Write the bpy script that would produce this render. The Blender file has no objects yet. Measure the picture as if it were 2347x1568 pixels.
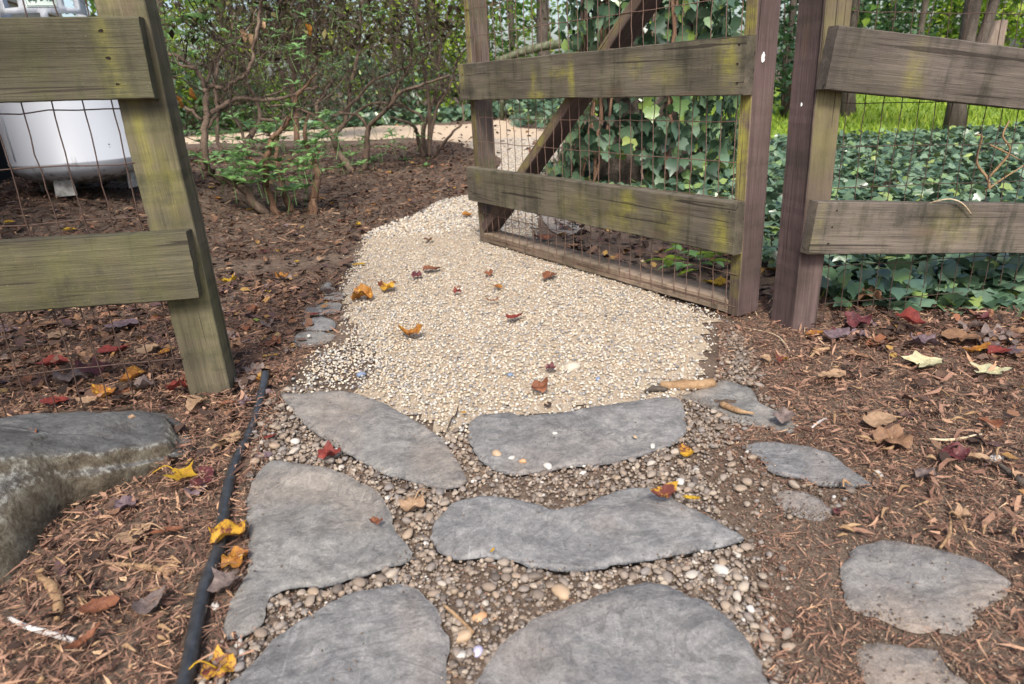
import bpy, math, random
import numpy as np
from mathutils import Vector, Matrix, noise as mn
from mathutils.geometry import delaunay_2d_cdt
R_ = math.radians
C = bpy.context.scene
COL = C.collection
rng = np.random.default_rng(11)
random.seed(11)

# ------------------------------------------------------------------ camera
H = 0.68
FPX, CX, CY = 1578.0, 1173.2, 784.0
_d = np.array([1415 - CX, 4930 - CY, FPX]); _d /= np.linalg.norm(_d)
UP = -_d
FW = np.array([0, 0, 1.0]); FW = FW - UP * (FW @ UP); FW /= np.linalg.norm(FW)
RT = np.cross(FW, UP)
if RT[0] < 0: RT = -RT
def c2w(v): v = np.asarray(v, float); return np.array([v @ RT, v @ FW, v @ UP])
cam_d = bpy.data.cameras.new('camera'); cam = bpy.data.objects.new('camera', cam_d); COL.objects.link(cam)
_x, _y, _z = c2w([1, 0, 0]), c2w([0, -1, 0]), c2w([0, 0, -1])
cam.matrix_world = Matrix(((_x[0], _y[0], _z[0], 0), (_x[1], _y[1], _z[1], 0), (_x[2], _y[2], _z[2], H), (0, 0, 0, 1)))
cam_d.sensor_width = 36; cam_d.lens = 36 * FPX / 2346.4
cam_d.clip_start = 0.02; cam_d.clip_end = 400
cam_d.dof.use_dof = True; cam_d.dof.focus_distance = 1.75; cam_d.dof.aperture_fstop = 6.5
C.camera = cam
# ------------------------------------------------------------------ light
SUN_EL, SUN_AZ = 48, 184
w = bpy.data.worlds.new('World'); C.world = w; w.use_nodes = True
wn = w.node_tree; bg = wn.nodes['Background']
sky = wn.nodes.new('ShaderNodeTexSky'); sky.sky_type = 'NISHITA'; sky.sun_disc = False
sky.sun_elevation = R_(SUN_EL); sky.sun_rotation = R_(SUN_AZ); sky.air_density = 1.0; sky.dust_density = 4.0; sky.ozone_density = 1.0
wn.links.new(sky.outputs[0], bg.inputs[0]); bg.inputs[1].default_value = 0.13
sun_d = bpy.data.lights.new('sun', 'SUN'); sun_d.energy = 2.1; sun_d.angle = R_(12); sun_d.color = (1, .95, .86)
sun = bpy.data.objects.new('sun', sun_d); COL.objects.link(sun)
_az, _el = R_(SUN_AZ), R_(SUN_EL)
_dir = Vector((math.sin(_az) * math.cos(_el), math.cos(_az) * math.cos(_el), math.sin(_el)))
sun.rotation_euler = _dir.to_track_quat('Z', 'Y').to_euler()
C.view_settings.view_transform = 'Standard'; C.view_settings.look = 'None'
C.view_settings.gamma = 1; C.view_settings.use_curve_mapping = False
C.view_settings.exposure = 1.12
try:
    C.cycles.max_bounces = 6; C.cycles.diffuse_bounces = 3; C.cycles.glossy_bounces = 2; C.cycles.transmission_bounces = 3
    C.cycles.transparent_max_bounces = 4; C.cycles.use_denoising = True
except Exception: pass

# ------------------------------------------------------------------ terrain and pixel -> place
def sstep(t):
    t = np.clip(t, 0, 1); return t * t * (3 - 2 * t)
def hgt(x, y):
    x = np.asarray(x, float); y = np.asarray(y, float)
    h = .23 * sstep((-x - 1.3) / 1.3) * sstep((y - 1.7) / 1.8) * (1 - sstep((y - 5.2) / 2.6))
    h = h + .03 * np.exp(-(((x + .85) ** 2 + (y - 1.5) ** 2) / .35 ** 2))
    return h
def ray(px, py): return c2w([(px - CX) / FPX, (py - CY) / FPX, 1.0])
def G(px, py, z=0.0):
    r = ray(px, py); t = (z - H) / r[2]; return np.array([0, 0, H]) + r * t
def GT(px, py, dz=0.0):
    r = ray(px, py); z = 0.0
    for _ in range(12):
        t = (z + dz - H) / r[2]; p = np.array([0, 0, H]) + r * t; z = .5 * z + .5 * float(hgt(p[0], p[1]))
    return p
def WP(px, py, y0):
    r = ray(px, py); return np.array([0, 0, H]) + r * (y0 / r[1])
def axial(p):
    q = np.array([p[0], p[1], p[2] - H]); return q @ c2w([0, 0, 1.0])
def poly_w(pts, z=0.0): return np.array([G(x, y, z)[:2] for x, y in pts])
def inside(P, poly):
    x, y = P[:, 0], P[:, 1]; r = np.zeros(len(P), bool); n = len(poly); j = n - 1
    for i in range(n):
        xi, yi = poly[i]; xj, yj = poly[j]
        if yi != yj:
            c = ((yi > y) != (yj > y)) & (x < (xj - xi) * (y - yi) / (yj - yi) + xi); r ^= c
        j = i
    return r
def dist_poly(P, poly):
    d = np.full(len(P), 1e9); n = len(poly)
    for i in range(n):
        a = poly[i]; b = poly[(i + 1) % n]; ab = b - a; L = ab @ ab + 1e-12
        t = np.clip(((P - a) @ ab) / L, 0, 1); d = np.minimum(d, np.linalg.norm(P - (a + t[:, None] * ab), axis=1))
    return d

# ------------------------------------------------------------------ material helper
class NB:
    def __init__(s, name, rough=.8, spec=.3):
        s.m = bpy.data.materials.new(name); s.m.use_nodes = True; s.t = s.m.node_tree
        s.b = s.t.nodes['Principled BSDF']; s.out = s.t.nodes['Material Output']
        s.b.inputs['Roughness'].default_value = rough; s.b.inputs['Specular IOR Level'].default_value = spec
    def n(s, typ, ins=None, **kw):
        nd = s.t.nodes.new('ShaderNode' + typ)
        for k, v in kw.items(): setattr(nd, k, v)
        for k, v in (ins or {}).items(): s.put(nd.inputs[k], v)
        return nd
    def put(s, sock, v):
        if hasattr(v, 'is_output') or isinstance(v, bpy.types.NodeSocket): s.t.links.new(v, sock)
        elif isinstance(v, (tuple, list)) and sock.type == 'RGBA' and len(v) == 3: sock.default_value = (*v, 1)
        else: sock.default_value = v
    def coord(s, scale=(1, 1, 1), kind='Object', rnd=True):
        tc = s.n('TexCoord').outputs[kind]
        if rnd:
            oi = s.n('ObjectInfo').outputs['Random']
            mul = s.n('Math', {0: oi, 1: 37.0}, operation='MULTIPLY').outputs[0]
            tc = s.n('VectorMath', {0: tc, 1: mul}, operation='ADD').outputs[0]
        mp = s.n('Mapping', {'Vector': tc, 'Scale': scale}); return mp.outputs[0]
    def noise(s, vec, scale, detail=4, rough=.55, dist=0.0):
        return s.n('TexNoise', {'Vector': vec, 'Scale': scale, 'Detail': detail, 'Roughness': rough, 'Distortion': dist}).outputs['Fac']
    def ramp(s, fac, stops, interp='LINEAR'):
        nd = s.n('ValToRGB', {'Fac': fac}); cr = nd.color_ramp; cr.interpolation = interp
        while len(cr.elements) < len(stops): cr.elements.new(.5)
        for e, (p, c) in zip(cr.elements, stops):
            e.position = p; e.color = (c, c, c, 1) if isinstance(c, (int, float)) else (*c, 1)
        return nd.outputs['Color']
    def mix(s, fac, a, b, blend='MIX'):
        nd = s.n('Mix', data_type='RGBA', blend_type=blend); s.put(nd.inputs[0], fac); s.put(nd.inputs[6], a); s.put(nd.inputs[7], b)
        return nd.outputs[2]
    def mth(s, op, a, b=0.0): return s.n('Math', {0: a, 1: b}, operation=op).outputs[0]
    def bump(s, h, strength=.5, dist=.01):
        nd = s.n('Bump', {'Height': h, 'Strength': strength, 'Distance': dist}); s.t.links.new(nd.outputs[0], s.b.inputs['Normal'])
    def col(s, c): s.put(s.b.inputs['Base Color'], c); return s
    def translucent(s, c, fac=.3):
        tr = s.n('BsdfTranslucent', {'Color': c}); mx = s.n('MixShader', {0: fac, 1: s.b.outputs[0], 2: tr.outputs[0]})
        s.t.links.new(mx.outputs[0], s.out.inputs['Surface']); return s
    def island(s): return s.n('NewGeometry').outputs['Random Per Island']
    def orand(s): return s.n('ObjectInfo').outputs['Random']

# ------------------------------------------------------------------ mesh helpers
def mk_mesh(name, V, F, mat=None, smooth=False):
    me = bpy.data.meshes.new(name)
    V = np.asarray(V, np.float32)
    if isinstance(F, np.ndarray):
        k = F.shape[1]; me.vertices.add(len(V)); me.vertices.foreach_set('co', V.ravel())
        me.loops.add(F.size); me.loops.foreach_set('vertex_index', F.astype(np.int32).ravel())
        me.polygons.add(len(F)); me.polygons.foreach_set('loop_start', np.arange(0, F.size, k, dtype=np.int32))
        me.update(calc_edges=True)
    else:
        me.from_pydata(V.tolist(), [], F); me.update()
    if smooth: me.polygons.foreach_set('use_smooth', np.ones(len(me.polygons), bool))
    if mat: me.materials.append(mat)
    return me
WL = {}
def wl(o): return WL.get(o.name, np.zeros(3)) if o else np.zeros(3)
def link(name, me, parent=None, M=None):
    o = bpy.data.objects.new(name, me); COL.objects.link(o)
    if parent: o.parent = parent
    if M is not None: o.matrix_basis = M
    return o
def obj(name, V, F, mat, parent=None, smooth=False, loc=None):
    """V in world coordinates; origin at loc (top level) or at the parent's place"""
    V = np.asarray(V, float); base = wl(parent)
    if parent is None:
        base = np.asarray(loc, float) if loc is not None else np.zeros(3)
    o = link(name, mk_mesh(name, V - base, F, mat, smooth), parent)
    if parent is None: o.location = base
    WL[o.name] = base
    return o
def tag(o, label=None, cat=None, group=None, kind=None):
    if label: o['label'] = label
    if cat: o['category'] = cat
    if group: o['group'] = group
    if kind: o['kind'] = kind
    return o
def thing(name, label, cat, loc, group=None):
    o = bpy.data.objects.new(name, None); COL.objects.link(o); o.location = loc; o.empty_display_size = .05
    WL[o.name] = np.asarray(loc, float); return tag(o, label, cat, group)
def tube(pts, rad, sides=6, cap=True, jit=0.0):
    P = np.asarray(pts, float); n = len(P); rad = np.full(n, rad) if np.isscalar(rad) else np.asarray(rad, float)
    T = np.gradient(P, axis=0); T /= (np.linalg.norm(T, axis=1)[:, None] + 1e-9)
    a = np.array([0, 0, 1.0]) if abs(T[0][2]) < .9 else np.array([1.0, 0, 0])
    V = []; u = np.cross(T[0], a); u /= np.linalg.norm(u)
    ang = np.arange(sides) * 2 * math.pi / sides
    for i in range(n):
        u = u - T[i] * (u @ T[i]); u /= (np.linalg.norm(u) + 1e-9); v = np.cross(T[i], u)
        r = rad[i] * (1 + (rng.normal(0, jit, sides) if jit else 0))
        V.append(P[i] + (np.cos(ang) * r)[:, None] * u + (np.sin(ang) * r)[:, None] * v if not np.isscalar(r) else P[i] + r * (np.cos(ang)[:, None] * u + np.sin(ang)[:, None] * v))
    V = np.concatenate(V); F = []
    for i in range(n - 1):
        for k in range(sides):
            k2 = (k + 1) % sides; F.append((i * sides + k, i * sides + k2, (i + 1) * sides + k2, (i + 1) * sides + k))
    F = np.array(F, int)
    if cap:
        c0 = len(V); V = np.vstack([V, P[0], P[-1]])
        e = [(c0, (k + 1) % sides, k, k) for k in range(sides)]
        b = (n - 1) * sides; e += [(c0 + 1, b + k, b + (k + 1) % sides, b + (k + 1) % sides) for k in range(sides)]
        return V, [tuple(f) for f in F] + [(x[0], x[1], x[2]) for x in e[:sides]] + [(x[0], x[1], x[2]) for x in e[sides:]]
    return V, F
def join(parts):
    Vs, Fs, o = [], [], 0; arr = all(isinstance(f, np.ndarray) for _, f in parts)
    for V, F in parts:
        Vs.append(V)
        if arr: Fs.append(F + o)
        else: Fs += [tuple(i + o for i in f) for f in (F.tolist() if isinstance(F, np.ndarray) else F)]
        o += len(V)
    return np.concatenate(Vs), (np.concatenate(Fs) if arr else Fs)
def catmull(P, per=6):
    P = np.asarray(P, float); Q = np.vstack([2 * P[0] - P[1], P, 2 * P[-1] - P[-2]]); out = []
    for i in range(1, len(Q) - 2):
        for t in np.linspace(0, 1, per, endpoint=False):
            a, b, c, d = Q[i - 1], Q[i], Q[i + 1], Q[i + 2]
            out.append(.5 * (2 * b + (c - a) * t + (2 * a - 5 * b + 4 * c - d) * t * t + (3 * b - a - 3 * c + d) * t ** 3))
    out.append(P[-1]); return np.array(out)
def closed_catmull(P, per=6):
    P = np.asarray(P, float); n = len(P); out = []
    for i in range(n):
        a, b, c, d = P[i - 1], P[i], P[(i + 1) % n], P[(i + 2) % n]
        for t in np.linspace(0, 1, per, endpoint=False):
            out.append(.5 * (2 * b + (c - a) * t + (2 * a - 5 * b + 4 * c - d) * t * t + (3 * b - a - 3 * c + d) * t ** 3))
    return np.array(out)
def euler_mats(az, pitch, roll):
    ca, sa, cp, sp, cr, sr = np.cos(az), np.sin(az), np.cos(pitch), np.sin(pitch), np.cos(roll), np.sin(roll)
    n = len(az); A = np.zeros((n, 3, 3)); B = np.zeros((n, 3, 3)); D = np.zeros((n, 3, 3))
    A[:, 0, 0] = ca; A[:, 0, 1] = -sa; A[:, 1, 0] = sa; A[:, 1, 1] = ca; A[:, 2, 2] = 1
    B[:, 0, 0] = cp; B[:, 0, 2] = sp; B[:, 1, 1] = 1; B[:, 2, 0] = -sp; B[:, 2, 2] = cp
    D[:, 0, 0] = 1; D[:, 1, 1] = cr; D[:, 1, 2] = -sr; D[:, 2, 1] = sr; D[:, 2, 2] = cr
    return A @ B @ D
def scatter(variants, P, S, M):
    """variants: list of (V,F); P n x3, S n x3 scales, M n x3x3"""
    n = len(P); which = rng.integers(0, len(variants), n); Vs, Fs, o = [], [], 0
    for k, (V, F) in enumerate(variants):
        idx = np.where(which == k)[0]
        if not len(idx): continue
        W = np.einsum('nij,nvj->nvi', M[idx], V[None] * S[idx][:, None, :]) + P[idx][:, None, :]
        Vs.append(W.reshape(-1, 3)); Fs.append((F[None] + (np.arange(len(idx)) * len(V))[:, None, None]).reshape(-1, F.shape[1]) + o); o += len(idx) * len(V)
    return np.concatenate(Vs), np.concatenate(Fs)
def ico(sub):
    import bmesh
    bm = bmesh.new(); bmesh.ops.create_icosphere(bm, subdivisions=sub, radius=1)
    V = np.array([v.co[:] for v in bm.verts]); F = np.array([[v.index for v in f.verts] for f in bm.faces]); bm.free(); return V, F
def pebble_variants(sub, k, seed, rough=.18):
    r = np.random.default_rng(seed); out = []; V, F = ico(sub)
    for _ in range(k):
        W = V.copy(); dirs = r.normal(0, 1, (5, 3)); dirs /= np.linalg.norm(dirs, axis=1)[:, None]
        for d in dirs:   # soft planar cuts make water-worn chips rather than balls
            h = r.uniform(.55, .9); s = W @ d; W = W - np.clip(s - h, 0, None)[:, None] * d * .85
        W += r.normal(0, rough * .12, W.shape); out.append((W, F))
    return out
def fnoise(P, s=1.0, off=(0, 0, 0)):
    return np.array([mn.noise(Vector((p[0] * s + off[0], p[1] * s + off[1], (p[2] if len(p) > 2 else 0) * s + off[2]))) for p in P])

# ------------------------------------------------------------------ materials
def mat_wood(name, dark, light, algae=.45, yellow=1.0, algae_col=(.115, .11, .045), mould=.6):
    b = NB(name, .85, .15); v = b.coord((1.6, 95, 95)); v2 = b.coord((14, 420, 420)); v3 = b.coord((5, 5, 5))
    g1 = b.noise(v, 1.0, 6, .6, 1.2); g2 = b.noise(v2, 1.0, 3, .6, .3); g3 = b.noise(v3, 1.0, 5, .6)
    c = b.ramp(b.mix(.45, g1, g2), [(.27, dark), (.47, tuple((a + q) / 2 for a, q in zip(dark, light))), (.69, light)])
    sv = b.coord((26, 1, 2.2)); st = b.noise(sv, 1.0, 4, .6)
    al = b.ramp(b.mix(.5, g3, st), [(.44, 0.0), (.62, 1.0)])
    c = b.mix(b.mth('MULTIPLY', al, algae), c, algae_col)
    md = b.ramp(b.mix(.5, b.noise(b.coord((6, 9, 9)), 1.6, 7, .75), st), [(.5, 0.0), (.62, 1.0)])
    c = b.mix(b.mth('MULTIPLY', md, mould), c, (.035, .033, .026))
    at = b.n('Attribute', attribute_name='stain'); sep = b.n('SeparateColor', {0: at.outputs['Color']})
    brk = b.ramp(b.mix(.3, b.noise(b.coord((24, 24, 18)), 1.0, 7, .72), g2), [(.38, 0.0), (.62, 1.0)])
    c = b.mix(b.mth('MULTIPLY', b.mth('MULTIPLY', sep.outputs[0], brk), yellow), c, (.25, .235, .04))
    c = b.mix(b.mth('MULTIPLY', sep.outputs[2], b.mth('ADD', b.mth('MULTIPLY', brk, .5), .4)), c, (.03, .028, .026))
    c = b.mix(b.mth('MULTIPLY', sep.outputs[1], b.mth('ADD', b.mth('MULTIPLY', brk, .45), .5)), c, (.15, .135, .065))
    ck = b.ramp(b.noise(b.coord((1.1, 60, 60)), 1.0, 2, .5, 1.0), [(.335, 1.0), (.36, 0.0)]); c = b.mix(b.mth('MULTIPLY', ck, .75), c, (.022, .018, .015))
    kn = b.n('TexVoronoi', {'Vector': b.coord((2.6, 7, 7)), 'Scale': 1.0}, feature='F1').outputs['Distance']
    c = b.mix(b.ramp(kn, [(.05, .85), (.17, 0.0)]), c, b.mix(b.n('TexWave', {'Vector': b.coord((2.6, 7, 7)), 'Scale': 0.0, 'Phase Offset': 0.0}).outputs['Fac'], (.10, .07, .05), (.13, .10, .08)))
    big = b.noise(b.coord((2.2, 9, 9)), 1.0, 3, .6); c = b.mix(.75, c, b.ramp(big, [(.3, .25), (.7, .75)]), 'OVERLAY')
    sp = b.ramp(b.noise(b.coord((1, 1, 1)), 420, 1, .5), [(.735, 0.0), (.775, 1.0)])
    c = b.mix(b.mth('MULTIPLY', sp, .35), c, (.33, .33, .27))
    b.col(c); h = b.mix(.5, g1, g2); h = b.mix(.15, h, b.noise(b.coord((1, 1, 1)), 500, 2)); b.bump(h, .55, .006); return b.m
M_RAIL = mat_wood('weathered_olive_wood', (.046, .04, .032), (.142, .123, .095), .42, 1.0, (.10, .095, .05), .75)
M_RAILR = mat_wood('grey_brown_wood', (.046, .038, .034), (.145, .122, .103), .25, 1.0, (.10, .095, .055), .8)
M_POSTW = mat_wood('algae_post_wood', (.055, .048, .033), (.155, .134, .09), .6, .75, (.10, .10, .042), .65)
M_PURP = mat_wood('purple_brown_wood', (.05, .034, .033), (.135, .095, .092), .1, .9, (.12, .11, .06), .3)
M_RAILL = mat_wood('dark_olive_wood', (.03, .027, .02), (.098, .087, .06), .6, .8, (.075, .078, .035), .75)
def mat_slate(name='slate_stone', dust=.5):
    b = NB(name, .78, .25); v = b.coord()
    n1 = b.noise(v, 5, 6, .62, .4); n2 = b.noise(v, 38, 6, .75); n3 = b.noise(v, 170, 4, .75); n4 = b.noise(v, 3.1, 3, .5, .8)
    c = b.ramp(b.mix(.6, n1, n2), [(.31, (.104, .102, .102)), (.49, (.168, .162, .157)), (.68, (.245, .233, .218))])
    c = b.mix(b.mth('MULTIPLY', b.ramp(n4, [(.62 - .26 * dust, 0.0), (.79 - .26 * dust, 1.0)]), .2 + .5 * dust), c, (.235, .19, .155))
    c = b.mix(b.mth('MULTIPLY', b.ramp(b.noise(v, 9, 5, .65, 1.0), [(.57, 0.0), (.7, 1.0)]), .42), c, (.088, .088, .098))
    sc = b.ramp(b.noise(b.coord((60, 5, 10)), 1, 4, .7, 1.5), [(.62, 0.0), (.7, 1.0)])
    c = b.mix(b.mth('MULTIPLY', sc, .22), c, (.4, .39, .37))
    c = b.mix(.5, c, b.ramp(b.mix(.6, n2, n3), [(.36, .25), (.64, .75)]), 'OVERLAY')
    c = b.mix(.4, c, b.ramp(b.noise(v, 700, 2, .6), [(.35, .3), (.65, .7)]), 'OVERLAY')
    tn = b.n('TexNoise', {'Vector': b.coord((1, 1.5, 1)), 'Scale': 4.5, 'Detail': 7.0, 'Roughness': .6, 'Distortion': .8}).outputs['Fac']
    te = b.ramp(tn, [(0, 0.0), (.40, .25), (.405, .27), (.48, .5), (.485, .52), (.55, .75), (.62, .9)], 'CONSTANT')
    oi = b.orand(); tint = b.ramp(oi, [(0, (.43, .47, .47)), (.3, (.53, .52, .50)), (.6, (.46, .49, .53)), (1, (.52, .50, .47))]); c = b.mix(.45, c, tint, 'OVERLAY')
    lo = b.ramp(tn, [(.44, 0.0), (.475, .5), (.482, 0.0), (.52, 0.0), (.545, .4), (.552, 0.0)]); c = b.mix(b.mth('MULTIPLY', lo, .9), c, (.06, .058, .06))
    b.col(c); b.bump(b.mix(.4, b.mix(.25, b.mix(.4, n1, n2), n3), te), .9, .014); return b.m
M_SLATE = mat_slate(); M_SLATED = mat_slate('dusty_slate', 1.0)
def mat_boulder():
    b = NB('lichen_boulder', .9, .15); v = b.coord(); n1 = b.noise(v, 9, 8, .7, .6); n2 = b.noise(v, 75, 6, .75)
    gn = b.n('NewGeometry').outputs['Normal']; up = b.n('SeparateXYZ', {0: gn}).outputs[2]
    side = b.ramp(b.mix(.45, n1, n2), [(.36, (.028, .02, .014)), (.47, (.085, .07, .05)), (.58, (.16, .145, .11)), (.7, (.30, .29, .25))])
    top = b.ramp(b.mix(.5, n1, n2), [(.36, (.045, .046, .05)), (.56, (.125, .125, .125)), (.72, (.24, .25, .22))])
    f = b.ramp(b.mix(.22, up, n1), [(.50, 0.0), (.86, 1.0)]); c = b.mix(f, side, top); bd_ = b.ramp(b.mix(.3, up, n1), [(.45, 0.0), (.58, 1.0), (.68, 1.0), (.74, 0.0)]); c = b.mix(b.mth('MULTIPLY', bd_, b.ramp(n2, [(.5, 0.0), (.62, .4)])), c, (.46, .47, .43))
    b.col(c); b.bump(b.mix(.4, n1, n2), .9, .015); return b.m
M_BOULDER = mat_boulder()
def mat_pebble(name, stops, island=True, rough=.6):
    b = NB(name, rough, .3); f = b.island() if island else b.orand()
    c = b.ramp(f, stops); v = b.coord(rnd=False, kind='Object')
    c = b.mix(.35, c, b.ramp(b.noise(v, 160, 4, .65), [(.3, .3), (.7, .72)]), 'OVERLAY'); c = b.mix(b.ramp(b.noise(v, 60, 4, .7), [(.5, 0.0), (.7, .5)]), c, (.16, .125, .10)) if 'river' in name else c; b.col(c)
    b.bump(b.noise(v, 300, 2), .2, .002); return b.m
CREAM = [(0, (.13, .13, .14)), (.09, (.23, .225, .22)), (.2, (.35, .335, .315)), (.34, (.50, .455, .38)), (.48, (.42, .345, .25)), (.62, (.48, .425, .345)), (.74, (.35, .26, .17)), (.85, (.28, .255, .235)), (.93, (.40, .36, .30)), (1, (.60, .57, .52))]
RIVER = [(0, (.08, .066, .058)), (.15, (.135, .108, .088)), (.38, (.205, .158, .12)), (.55, (.172, .155, .145)), (.7, (.26, .195, .14)), (.84, (.21, .172, .142)), (.94, (.30, .248, .195)), (.985, (.35, .315, .275)), (1, (.45, .43, .40))]
M_CREAM = mat_pebble('cream_gravel', CREAM); M_RIVER = mat_pebble('river_gravel', RIVER); M_RIVERO = mat_pebble('river_pebble', RIVER, False)
def mat_sheet(name, c1, c2, c3, s1, s2, bs=.6, bd=.01):
    b = NB(name, .95, .1); v = b.coord(rnd=False); n1 = b.noise(v, s1, 5, .65); n2 = b.noise(v, s2, 4, .7)
    c = b.ramp(b.mix(.55, n1, n2), [(.34, c1), (.5, c2), (.66, c3)]); b.col(c); b.bump(n2, bs, bd); return b.m
M_SOIL = mat_sheet('dark_soil', (.05, .036, .028), (.112, .082, .063), (.185, .14, .108), 6, 130)
M_PATHBED = mat_sheet('gravel_bed', (.25, .19, .135), (.37, .30, .22), (.46, .39, .315), 40, 260)
M_LANE = mat_sheet('gravel_lane', (.33, .24, .16), (.46, .36, .26), (.56, .47, .37), 14, 120)
M_LAWN = mat_sheet('lawn_ground', (.09, .13, .03), (.16, .24, .04), (.23, .31, .06), 2, 30)
def mat_chips(name, stops, rough=.9):
    b = NB(name, rough, .12); c = b.ramp(b.island(), stops); v = b.coord(rnd=False)
    c = b.mix(.4, c, b.ramp(b.noise(v, 220, 3, .7), [(.3, .2), (.7, .75)]), 'OVERLAY'); b.col(c); return b.m
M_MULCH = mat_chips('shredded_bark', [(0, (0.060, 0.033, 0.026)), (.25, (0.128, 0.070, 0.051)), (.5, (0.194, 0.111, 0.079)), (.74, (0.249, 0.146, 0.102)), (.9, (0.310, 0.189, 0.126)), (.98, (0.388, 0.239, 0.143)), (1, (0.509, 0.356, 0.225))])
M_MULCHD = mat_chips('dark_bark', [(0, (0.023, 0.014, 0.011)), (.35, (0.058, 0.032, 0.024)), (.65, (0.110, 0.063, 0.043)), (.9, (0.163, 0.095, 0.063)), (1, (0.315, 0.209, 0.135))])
M_CRUMB = mat_chips('soil_crumb', [(0, (0.057, 0.041, 0.029)), (.5, (0.126, 0.091, 0.067)), (.9, (0.194, 0.142, 0.103)), (1, (0.343, 0.296, 0.228))])
M_LITTER = mat_chips('leaf_litter', [(0, (.022, .016, .014)), (.3, (.055, .036, .029)), (.55, (.095, .06, .045)), (.7, (.075, .045, .047)), (.84, (.14, .09, .06)), (.94, (.19, .085, .05)), (.985, (.3, .19, .06)), (1, (.36, .28, .19))])
def mat_leaf(name, c1, c2, spots=.5, tr=.2, rough=.55, scale=60, c3=None, hard=False):
    b = NB(name, rough, .3); v = b.coord(); n = b.noise(v, scale, 5, .65, .5); n2 = b.noise(v, scale * 5, 3, .6)
    c = b.mix(b.ramp(b.mix(.25, n, n2), [(.47, 0.0), (.54, 1.0)] if hard else [(.5 - .16 * spots, 0.0), (.5 + .12, 1.0)]), c1, c2)
    if c3: c = b.mix(b.ramp(b.noise(v, scale * 1.6, 4, .7), [(.58, 0.0), (.64, 1.0)]), c, c3)
    b.col(c); b.bump(b.mix(.5, n, n2), .6, .004); b.translucent(c, tr); return b.m
LEAFM = dict(
    yellow=mat_leaf('yellow_leaf', (.50, .33, .025), (.36, .20, .025), .6, .3, c3=(.3, .17, .02)),
    orange=mat_leaf('orange_leaf', (.38, .17, .03), (.21, .075, .025), .5, .3, c3=(.6, .36, .04)),
    yelred=mat_leaf('yellow_red_leaf', (.48, .27, .03), (.13, .04, .03), .5, .25, scale=30, hard=True),
    red=mat_leaf('red_leaf', (.21, .04, .03), (.11, .024, .022), .4, .25),
    maroon=mat_leaf('maroon_leaf', (.12, .028, .03), (.05, .02, .024), .5, .15, c3=(.2, .1, .09)),
    brown=mat_leaf('brown_leaf', (.22, .125, .07), (.12, .065, .04), .5, .15),
    tan=mat_leaf('tan_leaf', (.36, .24, .15), (.24, .15, .09), .5, .2),
    rust=mat_leaf('rust_leaf', (.22, .09, .045), (.12, .045, .028), .5, .2),
    cream=mat_leaf('cream_leaf', (.50, .48, .30), (.42, .40, .25), .5, .2, c3=(.45, .27, .08)),
    grey=mat_leaf('grey_leaf', (.17, .13, .115), (.09, .066, .062), .5, .1),
    purple=mat_leaf('purple_leaf', (.15, .11, .12), (.085, .055, .065), .5, .1),
    green=mat_leaf('green_leaf', (.16, .25, .04), (.22, .30, .05), .5, .3))
def mat_green(name, stops, tr=.25, rough=.42, spec=.4, vein=None):
    b = NB(name, rough, spec); c = b.ramp(b.island(), stops); v = b.coord(rnd=False)
    c = b.mix(.3, c, b.ramp(b.noise(v, 55, 3, .6), [(.3, .25), (.7, .75)]), 'OVERLAY'); b.col(c); b.translucent(c, tr); return b.m
M_IVY = mat_green('ivy_leaves', [(0, (.03, .06, .034)), (.3, (.06, .108, .062)), (.6, (.098, .165, .098)), (.82, (.155, .225, .145)), (.94, (.15, .24, .08)), (1, (.26, .32, .09))], .18, .3, .6)
M_RHODO = mat_green('rhododendron_leaves', [(0, (.10, .21, .06)), (.5, (.165, .31, .10)), (1, (.24, .40, .15))], .3, .4)
M_DARKLEAF = mat_green('dark_shrub_leaves', [(0, (.018, .015, .009)), (.45, (.05, .038, .022)), (.72, (.04, .05, .018)), (.9, (.09, .078, .03)), (1, (.17, .15, .06))], .2, .6, .2)
M_WOODLEAF = mat_green('woodland_leaves', [(0, (.035, .075, .02)), (.4, (.075, .155, .035)), (.75, (.13, .24, .04)), (1, (.26, .37, .06))], .45, .5, .25)
M_LIMELEAF = mat_green('lime_leaves', [(0, (.10, .18, .02)), (.5, (.19, .29, .03)), (1, (.33, .42, .05))], .45, .5, .25)
M_DKGREEN = mat_green('evergreen_leaves', [(0, (.02, .045, .02)), (.5, (.042, .09, .042)), (1, (.08, .15, .07))], .25, .45, .35)
M_GRASS = mat_green('grass_blades', [(0, (.12, .19, .02)), (.5, (.20, .30, .03)), (1, (.33, .40, .06))], .4, .6, .2)
def mat_bark(name, c1, c2, c3, s=(18, 18, 5)):
    b = NB(name, .9, .15); v = b.coord(s, rnd=True); n1 = b.noise(v, 1, 6, .65, .6); n2 = b.noise(b.coord(), 90, 4, .7)
    c = b.ramp(b.mix(.4, n1, n2), [(.34, c1), (.5, c2), (.66, c3)]); b.col(c); b.bump(b.mix(.4, n1, n2), .9, .01); return b.m
M_STEM = mat_bark('shrub_bark', (.045, .032, .025), (.115, .083, .064), (.22, .165, .125))
M_STEMO = mat_bark('peeling_bark', (.07, .04, .027), (.14, .083, .055), (.25, .17, .115))
M_TWIG = mat_bark('dark_twig', (.03, .022, .018), (.07, .052, .042), (.13, .10, .08))
M_TRUNK = mat_bark('tree_bark', (.03, .025, .02), (.075, .062, .052), (.15, .125, .105))
M_STICK = mat_bark('bare_stick', (.13, .075, .04), (.25, .16, .09), (.36, .25, .15))
M_PALE = mat_bark('pale_vine', (.25, .18, .11), (.42, .33, .22), (.55, .46, .34))
M_GREYTW = mat_bark('grey_twig', (.22, .2, .19), (.4, .37, .35), (.58, .55, .52))
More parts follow.
